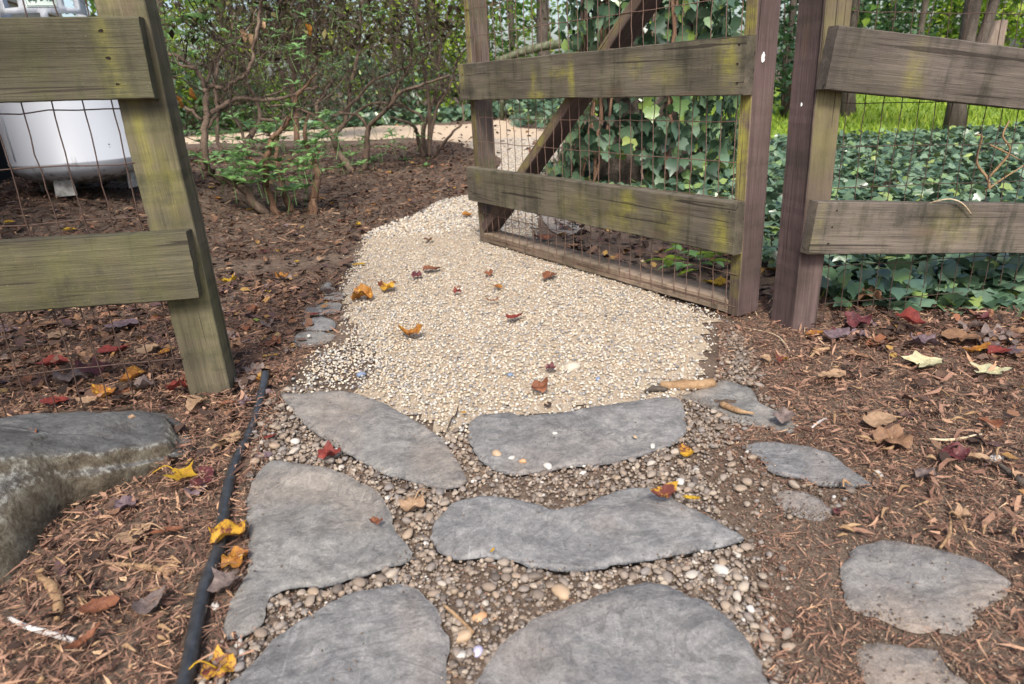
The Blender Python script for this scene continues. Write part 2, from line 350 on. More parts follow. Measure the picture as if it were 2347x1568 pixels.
def mat_plain(name, c, rough=.6, spec=.3, metal=0, var=.25, s=40):
    b = NB(name, rough, spec); b.b.inputs['Metallic'].default_value = metal; v = b.coord()
    b.col(b.mix(var, c, b.ramp(b.noise(v, s, 5, .7), [(.3, .2), (.7, .8)]), 'OVERLAY')); return b.m
M_WIRE = mat_plain('rusty_wire', (.075, .048, .038), .7, .3, .3, .5, 90)
M_WIREG = mat_plain('rusty_gate_wire', (.15, .095, .075), .7, .3, .3, .5, 90)
M_HOSE = mat_plain('black_hose_plastic', (.03, .032, .036), .36, .5, 0, .9, 60)
M_NAIL = mat_plain('dark_nail', (.02, .014, .01), .8, .2, .3)
M_BLACK = mat_plain('black_backing', (.012, .011, .011), .95, .1)  # near-black fill for the block below the siding
M_SIDING = mat_plain('beige_siding', (.42, .37, .29), .8, .2, 0, .2, 6)
M_WHITE = mat_plain('white_splash', (.8, .8, .8), .7, .2, 0, .1)
M_FOOT = mat_plain('peeling_white_foot', (.28, .28, .27), .8, .2, 0, .9, 30)
def mat_tank():
    b = NB('tank_paint', .42, .45); v = b.coord(rnd=False); z = b.n('SeparateXYZ', {0: b.n('TexCoord').outputs['Object']}).outputs[2]
    st = b.noise(b.coord((22, 22, 2.5), rnd=False), 1, 5, .7); n = b.noise(v, 60, 4, .7)
    low = b.ramp(b.mth('ADD', z, b.mth('MULTIPLY', b.mth('SUBTRACT', st, .5), .55)), [(-.0, 1.0), (.085, 0.0)])
    c = b.mix(b.mth('MULTIPLY', low, .85), (.42, .445, .49), (.05, .046, .042))
    c = b.mix(b.ramp(b.noise(v, 26, 3, .6), [(.735, 0.0), (.755, 1.0)]), c, (.03, .03, .05))
    b.col(c); return b.m
M_TANK = mat_tank()
M_LABEL = mat_plain('pale_label', (.52, .60, .56), .5, .3, 0, .05); M_INK = mat_plain('label_ink', (.05, .09, .08), .6, .2, 0, .05)

# ================================================================== THE SETTING
def grid_sheet(name, x0, x1, y0, y1, nx, ny, mat, dz=0.0):
    xs = np.linspace(-1, 1, nx); ys = np.linspace(0, 1, ny)
    xs = np.sign(xs) * np.abs(xs) ** 2.4; xs = (xs + 1) / 2 * (x1 - x0) + x0; ys = y0 + (y1 - y0) * ys ** 2.6
    X, Y = np.meshgrid(xs, ys); Z = hgt(X, Y) + dz
    V = np.stack([X, Y, Z], -1).reshape(-1, 3); i = np.arange(nx * ny).reshape(ny, nx)
    F = np.stack([i[:-1, :-1], i[:-1, 1:], i[1:, 1:], i[1:, :-1]], -1).reshape(-1, 4)
    return obj(name, V, F, mat, smooth=True)
tag(grid_sheet('ground', -150, 150, -6, 220, 161, 141, M_SOIL), kind='structure')
def flat_poly(name, poly, z, mat):
    V = np.array([(p[0], p[1], z) for p in poly]); o = obj(name, V, [tuple(range(len(V)))], mat); tag(o, kind='structure'); return o
# the cream gravel path, from the flagstones past the gate to the lane
PATH_PX = [(655, 930), (690, 862), (718, 815), (778, 775), (778, 720), (778, 655), (805, 602), (820, 560), (840, 538), (900, 512), (960, 490), (1010, 462), (1085, 444), (1125, 405), (1150, 370), (1120, 352), (1085, 345),
           (1085, 325), (1180, 318), (1285, 322), (1278, 360), (1265, 410), (1245, 450), (1232, 530), (1270, 570), (1330, 590), (1385, 620), (1500, 665), (1690, 745), (1645, 745), (1645, 800), (1640, 872), (1600, 915), (1560, 932), (1440, 945), (1250, 965), (1120, 985), (1065, 1030), (1030, 1028), (985, 1000), (900, 958), (780, 928)]
PATH = closed_catmull(poly_w(PATH_PX), 4)
_g = .03; _gx, _gy = np.meshgrid(np.arange(PATH[:, 0].min(), PATH[:, 0].max(), _g), np.arange(PATH[:, 1].min(), PATH[:, 1].max(), _g)); _c = np.stack([_gx.ravel(), _gy.ravel()], 1)
_c = _c[inside(_c, PATH)]; _c = _c[dist_poly(_c, PATH) > .02 + .02 * rng.uniform(0, 1, len(_c))]; _k = np.rint(_c / _g * 2).astype(int)
_v = {}; _f = []
for (x, y) in _c:
    q = []
    for dx, dy in ((-.5, -.5), (.5, -.5), (.5, .5), (-.5, .5)):
        k = (round((x + dx * _g - PATH[:, 0].min()) / _g * 2), round((y + dy * _g - PATH[:, 1].min()) / _g * 2))
        q.append(_v.setdefault(k, len(_v)))
    _f.append(tuple(q))
_V = np.array([(PATH[:, 0].min() + k[0] * _g / 2, PATH[:, 1].min() + k[1] * _g / 2, .004) for k in _v])
tag(obj('gravel_path', _V, _f, M_PATHBED), kind='structure')
LANE = poly_w([(330, 334), (420, 331), (560, 327), (750, 322), (900, 321), (1000, 326), (1060, 333), (1110, 352), (1185, 352), (1290, 330), (1262, 305), (1190, 296), (1180, 270), (1145, 262), (1120, 280), (1000, 287), (850, 290), (650, 295), (420, 301), (300, 307)])
LANE = closed_catmull(LANE, 5); LANE = LANE + np.column_stack([fnoise(LANE, 1.3), fnoise(LANE, 1.3, (5, 5, 5))]) * .35; flat_poly('lane', LANE, .006, M_LANE)
def clear(P, polys): 
    k = np.ones(len(P), bool)
    for q in polys: k &= ~inside(P, q)
    return k
LAWN = closed_catmull(np.array([(1.9, 8.2), (3.2, 6.6), (5, 6.2), (8, 6.0), (14, 7), (22, 12), (24, 24), (12, 27), (3, 22), (1.8, 14)]), 5)
flat_poly('lawn', LAWN, .008, M_LAWN)
# ------------------------------------------------------------------ flagstones
FLAGS = [
 ('smooth grey lens-shaped flagstone at the left end of the gravel path edge', [(645, 910), (700, 905), (775, 897), (830, 905), (900, 930), (960, 965), (1010, 1000), (1045, 1045), (1066, 1085), (1068, 1105), (1050, 1112), (1010, 1115), (965, 1106), (900, 1087), (840, 1062), (770, 1022), (710, 985), (670, 945)], .024),
 ('broad grey flagstone with curved top edge right below the cream gravel', [(1074, 965), (1095, 948), (1160, 940), (1205, 946), (1300, 938), (1400, 922), (1500, 908), (1553, 909), (1570, 940), (1573, 985), (1552, 1007), (1480, 1035), (1400, 1056), (1300, 1066), (1200, 1082), (1140, 1075), (1092, 1040), (1074, 1000)], .022),
 ('large ridged slate flagstone with a narrow tail beside the black hose', [(572, 1110), (590, 1080), (622, 1055), (690, 1060), (760, 1070), (840, 1105), (880, 1135), (897, 1180), (915, 1220), (943, 1258), (930, 1283), (880, 1295), (820, 1316), (740, 1340), (662, 1342), (615, 1365), (602, 1420), (570, 1448), (522, 1455), (510, 1430), (525, 1370), (560, 1310), (570, 1220), (563, 1170)], .026),
 ('long wavy slate flagstone in the middle with a yellow leaf on it', [(985, 1215), (1000, 1180), (1035, 1147), (1090, 1131), (1160, 1133), (1230, 1150), (1270, 1163), (1330, 1155), (1380, 1130), (1440, 1112), (1510, 1113), (1560, 1145), (1620, 1175), (1680, 1208), (1715, 1229), (1690, 1240), (1600, 1256), (1500, 1276), (1400, 1290), (1310, 1303), (1230, 1296), (1165, 1277), (1110, 1270), (1050, 1276), (1002, 1255)], .026),
 ('big round topped slate flagstone cut by the photo bottom, left of the joint', [(470, 1650), (540, 1542), (600, 1482), (680, 1412), (760, 1370), (830, 1346), (910, 1329), (960, 1350), (1000, 1400), (1024, 1450), (1030, 1520), (1018, 1600), (980, 1700), (700, 1750)], .026),
 ('big slate flagstone with pinkish patches cut by the photo bottom, right of the joint', [(1080, 1600), (1110, 1522), (1160, 1452), (1240, 1402), (1320, 1376), (1400, 1346), (1470, 1331), (1530, 1336), (1620, 1372), (1680, 1422), (1720, 1472), (1758, 1540), (1790, 1620), (1760, 1720), (1150, 1750)], .026),
 ('dusty brownish flagstone half sunk in soil at the far right', [(1930, 1290), (1960, 1247), (2020, 1231), (2100, 1240), (2200, 1265), (2280, 1296), (2322, 1330), (2306, 1362), (2268, 1382), (2244, 1408), (2226, 1432), (2196, 1452), (2150, 1444), (2100, 1440), (2020, 1415), (1945, 1385), (1926, 1340)], .018),
 ('low flagstone nearly buried in soil in the lower right corner', [(1960, 1482), (2010, 1461), (2090, 1474), (2150, 1482), (2172, 1530), (2222, 1562), (2260, 1620), (2150, 1650), (2050, 1620), (1980, 1550)], .014),
 ('slim pointed bluish flagstone between river pebbles and right hand mulch', [(1700, 1016), (1740, 1006), (1850, 1016), (1900, 1035), (1950, 1070), (2000, 1104), (1960, 1109), (1880, 1106), (1850, 1092), (1800, 1086), (1770, 1074), (1738, 1045)], .02),
 ('small faint flagstone showing through soil below the slim pointed flagstone', [(1770, 1130), (1800, 1118), (1850, 1122), (1895, 1150), (1902, 1175), (1860, 1185), (1800, 1166)], .013),
 ('pale weathered flagstone under the stick at the right path edge', [(1560, 906), (1620, 881), (1660, 868), (1720, 885), (1745, 920), (1790, 940), (1830, 970), (1815, 986), (1760, 976), (1680, 960), (1640, 935)], .016),
]
EDGE = [
 ('tiny edging stone highest on the left rim of the gravel path', [(732, 662), (738, 648), (762, 645), (766, 660)], .02),
 ('thin grey edging stone fourth from the bottom of the left path rim', [(738, 684), (745, 668), (784, 668), (782, 684)], .02),
 ('grey edging stone with red leaf beside it on the left path rim', [(696, 716), (706, 696), (745, 690), (780, 692), (776, 712), (740, 720)], .026),
 ('rounded grey edging stone second from the bottom of the left path rim', [(692, 750), (700, 728), (740, 724), (768, 735), (766, 752), (720, 758)], .028),
 ('lowest edging stone of the left path rim with white pebbles on it', [(668, 792), (682, 762), (730, 758), (770, 766), (760, 782), (715, 797)], .022),
 ('pale flat slab set in the gravel behind the gate', [(1240, 492), (1290, 494), (1340, 510), (1330, 530), (1290, 538), (1262, 525)], .02),
 ('sliver of pale slab beyond the bottom bar of the gate', [(1299, 576), (1330, 578), (1364, 586), (1352, 593), (1312, 589)], .02)]
FLAGPOLYS = []
def flagstone(label, px, h, group, step=.014, rough=.007):
    low_ = 'buried' in label or 'dusty' in label or 'faint' in label; rough = .003 if low_ else rough; h = h * (.42 if low_ else .45) + .002; mat = M_SLATED if any(k in label for k in ('dusty', 'buried', 'faint', 'weathered', 'pale')) else M_SLATE
    q0 = poly_w(px, h); q1 = closed_catmull(q0, 6); q2 = np.concatenate([np.linspace(q0[i], q0[(i + 1) % len(q0)], 6, endpoint=False) for i in range(len(q0))]); poly = .55 * q1 + .45 * q2
    seg = np.linalg.norm(np.roll(poly, -1, 0) - poly, axis=1); keep = [0]; acc = 0
    for i in range(1, len(poly)):
        acc += seg[i - 1]
        if acc > step * .42: keep.append(i); acc = 0
    poly = poly[keep]; n = len(poly)
    ctr = poly.mean(0); off = rng.uniform(0, 50, 3)
    jit = fnoise(poly, 22, off) * .006 + fnoise(poly, 60, off) * .0045 + fnoise(poly, 170, off) * .0022
    dirs = poly - ctr; dirs /= np.linalg.norm(dirs, axis=1)[:, None]; poly = poly + dirs * jit[:, None]
    FLAGPOLYS.append(poly)
    mn_, mx_ = poly.min(0), poly.max(0)
    gx, gy = np.meshgrid(np.arange(mn_[0], mx_[0], step), np.arange(mn_[1], mx_[1], step))
    P = np.stack([gx.ravel(), gy.ravel()], 1) + rng.uniform(-.3, .3, (gx.size, 2)) * step
    P = P[inside(P, poly)]; d = dist_poly(P, poly); P = P[d > step * .45]
    # a second ring just inside the rim gives the worn, rounded arris
    inner = poly - dirs * .005
    inner = inner[inside(inner, poly)]
    A = np.vstack([poly, inner, P]); vs = [Vector(p) for p in A]
    r = delaunay_2d_cdt(vs, [(i, (i + 1) % n) for i in range(n)], [], 1, 1e-6)
    Q = np.array([v[:] for v in r[0]]); F = [tuple(f) for f in r[2]]
    dd = dist_poly(Q, poly)
    ridge = fnoise(Q, 11, off); ridge2 = fnoise(Q, 34, off)
    sn_ = fnoise(Q, 6.5, off + 9) + fnoise(Q, 30, off) * .12; step_ = np.where(sn_ > .12, -.006, 0) * (.4 if low_ else 1) - np.where(np.abs(fnoise(Q, 4, off + 20) + fnoise(Q, 22, off) * .1) < .02, .003, 0)
    z = h - .006 * np.exp(-dd / .004) + (ridge * rough + ridge2 * rough * .35 + step_) * np.clip(dd / .02, .15, 1) + hgt(Q[:, 0], Q[:, 1])
    V = np.column_stack([Q, z]); m = len(V)
    rim = [i for i in range(m) if dd[i] < 1e-5]
    # outer wall
    look = {tuple(np.round(V[i, :2], 5)): i for i in range(m)}
    idx = [look.get(tuple(np.round(p, 5))) for p in poly]; ok = all(i is not None for i in idx)
    if ok:
        B = V[idx].copy(); B[:, 2] = -.03; B[:, :2] -= dirs * .003; V = np.vstack([V, B])
        for i in range(n):
            j = (i + 1) % n; F.append((idx[i], m + i, m + j, idx[j]))
    c3 = np.array([*ctr, 0]); o = obj('flagstone', V, F, mat, smooth=True, loc=c3)
    tag(o, label, 'flagstone', group)
for lb, px, h in FLAGS: flagstone(lb, px, h, 'flagstones of the crazy paved path')
for lb, px, h in EDGE: flagstone(lb, px, h, 'small edging stones and slabs of the gravel path', .012, .004)

# ------------------------------------------------------------------ boards
def board(name, L, W, T, mat, parent, origin, X, Z, stains=(), n=None, nw=9, wob=.0022, label=None):
    """origin = lower front corner at the start; X = grain direction, Z = across the face, thickness goes to Z x X"""
    X = np.asarray(X, float); X = X / np.linalg.norm(X); Z = np.asarray(Z, float); Z = Z - X * (X @ Z); Z /= np.linalg.norm(Z); Y = np.cross(Z, X)
    n = n or max(6, int(L / .016)); ch = .0025; e = [ch] + list(np.linspace(ch, W - ch, nw + 1)[1:-1]) + [W - ch]
    prof = [(0, q) for q in e] + [(ch, W)] + [(T - ch, W)] + [(T, q) for q in (W - ch, W / 2, ch)] + [(T - ch, 0), (ch, 0)]
    k = len(prof); xs = np.linspace(0, L, n + 1); V = []
    of = rng.uniform(0, 90)
    for x in xs:
        w1 = mn.noise(Vector((x * 3, of, 0))) * wob * 2; w2 = mn.noise(Vector((x * 5, of, 7))) * wob
        for (y, z) in prof:
            V.append((x, y + w1 + mn.noise(Vector((x * 9, z * 60, of))) * wob * .4, z + w2 + (mn.noise(Vector((x * 40, z * 40, of))) * wob * .5)))
    V = np.array(V); front_ = np.tile([y <= 1e-6 for (y, z) in prof], n + 1)
    V[:k, 0] += rng.normal(0, .0008, k); V[-k:, 0] += rng.normal(0, .0008, k)
    F = [(i * k + a, (i + 1) * k + a, (i + 1) * k + (a + 1) % k, i * k + (a + 1) % k) for i in range(n) for a in range(k)]
    F.append(tuple(range(k))); F.append(tuple(range((n + 1) * k - 1, n * k - 1, -1)))
    F = [tuple(reversed(f)) for f in F]
    me = mk_mesh(name, V, F, mat)
    if stains:
        ca = me.color_attributes.new('stain', 'FLOAT_COLOR', 'POINT'); col = np.zeros((len(V), 4)); col[:, 3] = 1
        for (cx, cz, sx, sz, ch_, amp) in stains:
            q = ((V[:, 0] - cx) / sx) ** 2 + ((V[:, 2] - cz) / sz) ** 2
            fr_ = front_ if ch_ < 2 else 1.0; col[:, ch_] = np.maximum(col[:, ch_], amp * np.exp(-q ** 1.5) * fr_)
        ca.data.foreach_set('color', col.ravel())
    o_ = np.asarray(origin, float) - wl(parent)
    M = Matrix(((X[0], Y[0], Z[0], o_[0]), (X[1], Y[1], Z[1], o_[1]), (X[2], Y[2], Z[2], o_[2]), (0, 0, 0, 1)))
    o = link(name, me, parent, M); WL[o.name] = np.asarray(origin, float)
    if label: o['label'] = label
    return o, M
def nails(parent_board, spots, r=.0035):
    """dark sunken nail heads, sub-parts of a board: spots (x, z) on its front face (local y = 0)"""
    for (x, z) in spots:
        r_ = r * .8; a = np.linspace(0, 2 * math.pi, 9)[:-1]; rr = r_ * rng.uniform(.6, 1.4, 8); r_ = None
        V = [(x + math.cos(t) * q * 1.3, -.0012, z + math.sin(t) * q * .8) for t, q in zip(a, rr)] + [(x + math.cos(t) * q * 1.5, .003, z + math.sin(t) * q) for t, q in zip(a, rr)] + [(x, -.0006, z)]
        F = [(i, (i + 1) % 8, 16) for i in range(8)] + [(i, i + 8, (i + 1) % 8 + 8, (i + 1) % 8) for i in range(8)]
        link('nail_head', mk_mesh('nail_head', V, F, M_NAIL), parent_board)
def wire_mesh(parent, origin, X, Z, L, z0, z1, mat, dx=.0508, dz=.1016, r=.00115, sag=.004, zfirst=None, cut=None):
    X = np.asarray(X, float) / np.linalg.norm(X); Z = np.asarray(Z, float) / np.linalg.norm(Z); N = np.cross(X, Z); o = np.asarray(origin, float); parts = []
    for i in range(int(L / dx) + 1):
        x = .012 + i * dx
        if x > L: break
        zz = np.arange(z0, z1 + .02, .034); p = [o + X * (x + rng.normal(0, .0008) + .0016 * math.sin(z * 19 + i)) + Z * z + N * rng.normal(0, .001) for z in zz]
        parts.append(tube(p, r, 5, False))
    z = zfirst if zfirst is not None else z0 + .03
    while z < z1:
        xx = np.arange(0, L + .03, .0508); ph = rng.uniform(0, 6)
        p = [o + X * min(x, L) + Z * (z + sag * math.sin(x * 2.2 + ph) + rng.normal(0, .0012)) - N * .002 for x in xx]
        parts.append(tube(p, r, 5, False)); z += dz
    V, F = join(parts); m = obj('wire_mesh', V, F, mat, parent, True); tag(m, kind='stuff'); return m
UPV = np.array([0, 0, 1.0])
# ---- left fence: the post by the gate opening with two rails running out of the picture
lu = np.array([.985, .172, 0]); lu /= np.linalg.norm(lu); ln = np.array([lu[1], -lu[0], 0])      # ln faces the camera
P0 = np.array([-.664, 1.478, 0.0])        # front right corner of the post
def z_on(base, py):
    lo, hi = -.2, 2.5
    for _ in range(50):
        m = (lo + hi) / 2; q = np.array([base[0], base[1], m - H]); cz = q @ c2w([0, 0, 1.0]); cy = q @ c2w([0, 1.0, 0])
        if CY + FPX * cy / cz > py: lo = m
        else: hi = m
    return lo
fl = thing('wooden_fence', 'weathered olive fence section with two board rails left of the opening', 'fence', (P0[0], P0[1], 0))
POST_W = .09
board('post', 1.45, POST_W, .089, M_POSTW, fl, P0 + UPV * -.12, UPV, -lu,
      stains=[(.62, .03, .1, .02, 0, .55), (.72, .06, .12, .012, 0, .7), (.5, .075, .1, .01, 0, .6), (.56, .05, .03, .05, 2, .6), (.79, .05, .012, .07, 2, .9), (.24, .06, .02, .04, 2, .4), (1.0, .06, .05, .02, 0, .3)], nw=8)
lb = P0 + ln * .038 - lu * .012
zl = [z_on(lb, y) for y in (684, 530)]; zt = [z_on(lb + lu * 0, y) for y in (226, 37)]
LR = 2.2; tilt = lambda s: np.array([lu[0], lu[1], s])
def left_rail(z0, z1, slope, stains, sp):
    X = tilt(slope); X = X / np.linalg.norm(X); o = np.array([lb[0], lb[1], z0]) - X * LR
    b, M = board('rail', LR, z1 - z0, .0375, M_RAILL, fl, o, X, UPV, stains); nails(b, sp, .0042)
left_rail(zl[0], zl[1], -.028, [(LR - .25, .05, .3, .1, 0, .12), (LR - .42, .1, .05, .1, 0, .22), (LR - .02, .08, .02, .1, 2, .25), (LR - .3, .09, .02, .05, 2, .3), (LR - .6, .05, .1, .1, 0, .25)], [(LR - .062, .028), (LR - .066, .072), (LR - .072, .118)])
left_rail(zt[0], zt[1], -.028, [(LR - .066, .07, .017, .09, 0, .55), (LR - .06, .02, .02, .02, 0, .6), (LR - .32, .12, .1, .05, 2, .3), (LR - .25, .03, .3, .012, 2, .35)], [(LR - .06, .028), (LR - .066, .075), (LR - .07, .122)])
fo = P0 + ln * .0025 - lu * (LR + .0)
wire_mesh(fl, fo, tilt(-.02), UPV, LR - .085, .02, 1.2, M_WIRE, .0535, .108, .0014, .002, .065)
# ---- gate
gate_a = np.array([.65, 1.858, 0]); gate_b = np.array([-.118, 3.072, 0]); gu = gate_b - gate_a; GL = np.linalg.norm(gu); gu /= GL
gb = np.array([gu[1], -gu[0], 0]); gb = gb if gb[0] > 0 else -gb    # away from the camera side
gt = thing('farm_gate', 'open wooden gate with two board rails, diagonal brace and rusty wire mesh', 'gate', (gate_a[0], gate_a[1], 0))
def gp(u, d, z): return gate_a + gu * u + gb * d + UPV * z
gx = -gu      # boards run from the far end to the hinge end, so that the face turns to the camera
GT_ = 1.36
st_y = [(.25, .019, .2, .03, 0, .9), (.45, .02, .2, .03, 0, 1.0), (.6, .015, .1, .03, 0, .9), (.85, .015, .25, .03, 0, .9), (1.1, .02, .25, .03, 0, .8)]
board('stile', GT_, .038, .089, M_PURP, gt, gp(0, 0, .012), UPV, gu, st_y, nw=4, label='hinge side upright of the gate, purple brown with yellow algae edge')
board('stile', GT_, .038, .089, mat_wood('mossy_stile_wood', (.05, .038, .033), (.165, .128, .108), .6, .9, (.125, .12, .06), .4), gt, gp(GL - .038, 0, .012), UPV, gu, [(.5, .012, .25, .02, 0, .8), (.9, .012, .25, .03, 0, .9), (.3, .02, .2, .03, 0, .4), (1.2, .01, .2, .02, 0, .9)], nw=4)
board('bottom_bar', GL - .077, .038, .088, mat_wood('bottom_bar_wood', (.11, .08, .06), (.27, .205, .155), .2, .5), gt, gp(GL - .0385, .0005, .012), gx, UPV, [(.5, .02, .2, .03, 2, .15)], nw=4)
board('top_bar', GL, .038, .089, M_RAIL, gt, gp(GL, 0, .012 + GT_ + .001), gx, UPV, nw=4)
zlo = (.197, .34); zup = (.612, .752)
rl, _ = board('rail', GL + .012, zlo[1] - zlo[0], .037, M_RAIL, gt, gp(GL + .01, -.0385, zlo[0]), gx, UPV,
      [(1.03, .09, .035, .05, 0, .9), (1.0, .05, .1, .05, 0, .5), (1.2, .07, .06, .07, 0, .5), (1.40, .05, .03, .07, 0, .75), (.1, .1, .03, .03, 0, .3), (.85, .05, .2, .06, 0, .22), (1.26, .06, .02, .05, 2, .35), (.5, .11, .02, .03, 2, .3), (1.33, .03, .02, .03, 2, .3)])
ru, _ = board('rail', GL + .012, zup[1] - zup[0], .037, M_RAIL, gt, gp(GL + .01, -.0385, zup[0]), gx, UPV,
      [(.02, .1, .02, .05, 0, .8), (.535, .05, .016, .06, 0, .7), (.75, .06, .014, .09, 0, 1.0), (.68, .08, .05, .015, 0, .7), (.55, .01, .06, .012, 0, .9), (1.05, .09, .035, .03, 0, .5), (1.17, .05, .06, .03, 0, .35), (1.395, .09, .03, .07, 0, .8), (1.41, .03, .02, .03, 0, .4),
       (.08, .035, .05, .015, 2, .7), (.9, .11, .03, .03, 2, .6), (.55, .11, .03, .03, 2, .5), (1.3, .03, .08, .03, 2, .55), (1.25, .1, .07, .03, 2, .4), (.3, .13, .3, .012, 2, .4), (.98, .13, .1, .02, 2, .4)])
nails(rl, [(GL - .008, .03), (GL - .01, .075), (GL - .008, .118), (.03, .04), (.03, .1)], .003)
nails(ru, [(GL - .008, .03), (GL - .01, .075), (GL - .008, .12), (.03, .04), (.03, .1)], .003)
def on_gate(px, py):
    r = ray(px, py); o = np.array([0, 0, H]); t = ((gate_a - o) @ gb) / (r @ gb); p = o + r * t; return (p - gate_a) @ gu, p[2]
ub, zb = on_gate(1112, 520); ut, zt_ = on_gate(1462, 0)
bd = gu * (ut - ub) + UPV * (zt_ - zb); bl = np.linalg.norm(bd); bd /= bl; zstart = .0525
t0 = (zstart - zb) / bd[2]; bo = gp(ub, 0, zb) + bd * t0; perp = np.cross(np.cross(bd, UPV), bd)
# brace: thin edge faces the camera, 9 cm deep
Bz = UPV - bd * (bd @ UPV); Bz /= np.linalg.norm(Bz)
board('brace', 1.95, .038, .0875, M_PURP, gt, bo + gb * .0008 + bd * .02 - Bz * .012, bd, Bz, [(.5, .03, .3, .03, 0, .7), (1.0, .03, .3, .02, 0, .6), (1.5, .03, .2, .03, 0, .5)], nw=4)
wire_mesh(gt, gp(GL - .01, -.0018, 0), gx, UPV, GL - .02, .03, 1.38, M_WIREG, .0508, .1016, .0014, .004, .036)
for i, u in enumerate(np.linspace(.08, 1.36, 9)):       # fence staples on the bottom bar
    c = gp(u, -.004, .034 + rng.uniform(-.006, .006)); a = np.linspace(-.3, 3.5, 7); s = [c + gu * math.cos(t) * .005 + UPV * math.sin(t) * .006 - gb * .001 for t in a]
    V, F = tube(s, .0011, 5, True); obj('staple', V, F, M_WIREG, gt, True)
def splat(parent, px, py, plane_p, plane_n, mat, sx, sy, name='white_splat'):
    r = ray(px, py); o = np.array([0, 0, H]); t = ((plane_p - o) @ plane_n) / (r @ plane_n); c = o + r * t + plane_n * .0016
    hx = np.cross(UPV, plane_n); hx /= np.linalg.norm(hx); a = np.linspace(0, 2 * math.pi, 15)[:-1]; rr = rng.uniform(.6, 1.15, 14)
    V = [c + hx * math.cos(t) * q * sx + UPV * math.sin(t) * q * sy for t, q in zip(a, rr)] + [c + plane_n * .001]
    V += [p - plane_n * .002 for p in V[:14]]
    F = [(i, (i + 1) % 14, 14) for i in range(14)] + [(i, i + 15, (i + 1) % 14 + 15, (i + 1) % 14) for i in range(14)]
    obj(name, V, F, mat, parent)
splat(gt, 1748, 132, gp(0, 0, 0), -gu, M_WHITE, .007, .013)
# ---- right fence
ru_ = np.array([.978, .2, -.118]); ruh = np.array([.98, .2, 0]); ruh /= np.linalg.norm(ruh); rn = np.array([ruh[1], -ruh[0], 0])
Q0 = G(1817, 764); Q0[2] = 0     # front left corner of the right post
fr = thing('wooden_fence', 'weathered fence section with purple brown post, two rails and wire over ivy', 'fence', (Q0[0], Q0[1], 0))
board('post', 1.5, .072, .105, M_PURP, fr, Q0 + ruh * .072 + UPV * -.12, UPV, -ruh, [(.72, .036, .26, .09, 1, .9), (1.2, .036, .3, .09, 1, .9), (.75, .045, .14, .05, 0, .2), (.95, .04, .2, .05, 0, .2), (.62, .05, .05, .04, 0, .3), (.56, .05, .035, .05, 2, .5), (1.07, .04, .1, .06, 2, .5)], nw=8)
Qr = Q0 + rn * .038 - ruh * .004
zr = [z_on(Qr, y) for y in (584, 463, 206, 57)]
def right_rail(z0, z1, slope, stains, sp, ws=0):
    X = np.array([ruh[0], ruh[1], slope]); o = np.array([Qr[0], Qr[1], z0])
    b, M = board('rail', 2.4, z1 - z0, .0375, M_RAILR, fr, o, X, UPV, stains, nw=10); nails(b, sp, .003)
right_rail(zr[0], zr[1], -.10, [(.01, .07, .012, .1, 0, .3), (.33, .06, .03, .06, 2, .35), (.42, .07, .1, .05, 0, .22), (.2, .12, .3, .02, 2, .25), (.28, .08, .02, .06, 2, .3), (.1, .02, .02, .01, 2, .5)], [(.05, .028), (.052, .07), (.056, .112)])
right_rail(zr[2], zr[3], -.135, [(.01, .07, .012, .1, 2, .7), (.225, .06, .025, .065, 0, .5), (.25, .02, .02, .03, 0, .3), (.12, .1, .05, .02, 2, .5), (.39, .09, .014, .04, 2, .6), (.45, .1, .03, .025, 2, .65), (.1, .14, .3, .012, 2, .3)], [(.05, .028), (.052, .075), (.058, .118)])
wire_mesh(fr, Q0 + rn * .0022 + ruh * .074, np.array([ruh[0], ruh[1], -.05]), UPV, 2.3, .02, 1.2, M_WIRE, .0508, .1016, .0011, .001, .075)
splat(fr, 1760 + 76, 278 - 38, Q0, rn, M_WHITE, .002, .004); 
# ------------------------------------------------------------------ boulder
def boulder(label, top, base, zt, zm):
    A = np.array([G(x, y, z) for x, y, z in top]); B = np.array([G(x, y) for x, y in base]); A = closed_catmull(A, 4); B = closed_catmull(B, 4); n = len(A)
    B = B[np.linspace(0, len(B) - 1e-6, n).astype(int)]; c = A.mean(0); cb = B.mean(0)
    rings = []
    for s in (.12, .3, .5, .7, .86, .96): rings.append(c + (A - c) * s + np.array([0, 0, .012 * (1 - s)]))
    rings[-1] = rings[-1] + np.array([0, 0, -.006]); rings.append(A + np.array([0, 0, -.03]))
    for t in (.2, .4, .6, .8, 1.0, 1.15):
        r = A + (B - A) * t; bul = math.sin(min(t, 1) * math.pi) ** .7 * .03
        dv = r - cb; dv[:, 2] = 0; dv /= (np.linalg.norm(dv, axis=1)[:, None] + 1e-9); r = r + dv * bul; r[:, 2] = A[:, 2] * (1 - t) - .01 - .03 * t; rings.append(r)
    V = np.vstack([c[None] + [[0, 0, .012]]] + rings); k = len(rings)
    no = fnoise(V, 9, (3, 1, 2)); no2 = fnoise(V, 26, (8, 1, 2)); dv = V - np.array([c[0], c[1], 0]); dv /= np.linalg.norm(dv, axis=1)[:, None]
    V = V + dv * (no * .022 + no2 * .011 + fnoise(V, 60, (2, 1, 2)) * .004)[:, None]
    F = [(0, 1 + i, 1 + (i + 1) % n) for i in range(n)]
    for j in range(k - 1):
        F += [(1 + j * n + i, 1 + (j + 1) * n + i, 1 + (j + 1) * n + (i + 1) % n, 1 + j * n + (i + 1) % n) for i in range(n)]
    o = obj('boulder', V, F, M_BOULDER, smooth=True, loc=(c[0], c[1], 0)); md = o.modifiers.new('sub', 'SUBSURF'); md.levels = 2; md.render_levels = 2
    tag(o, label, 'boulder'); return np.vstack([B[:, :2]])
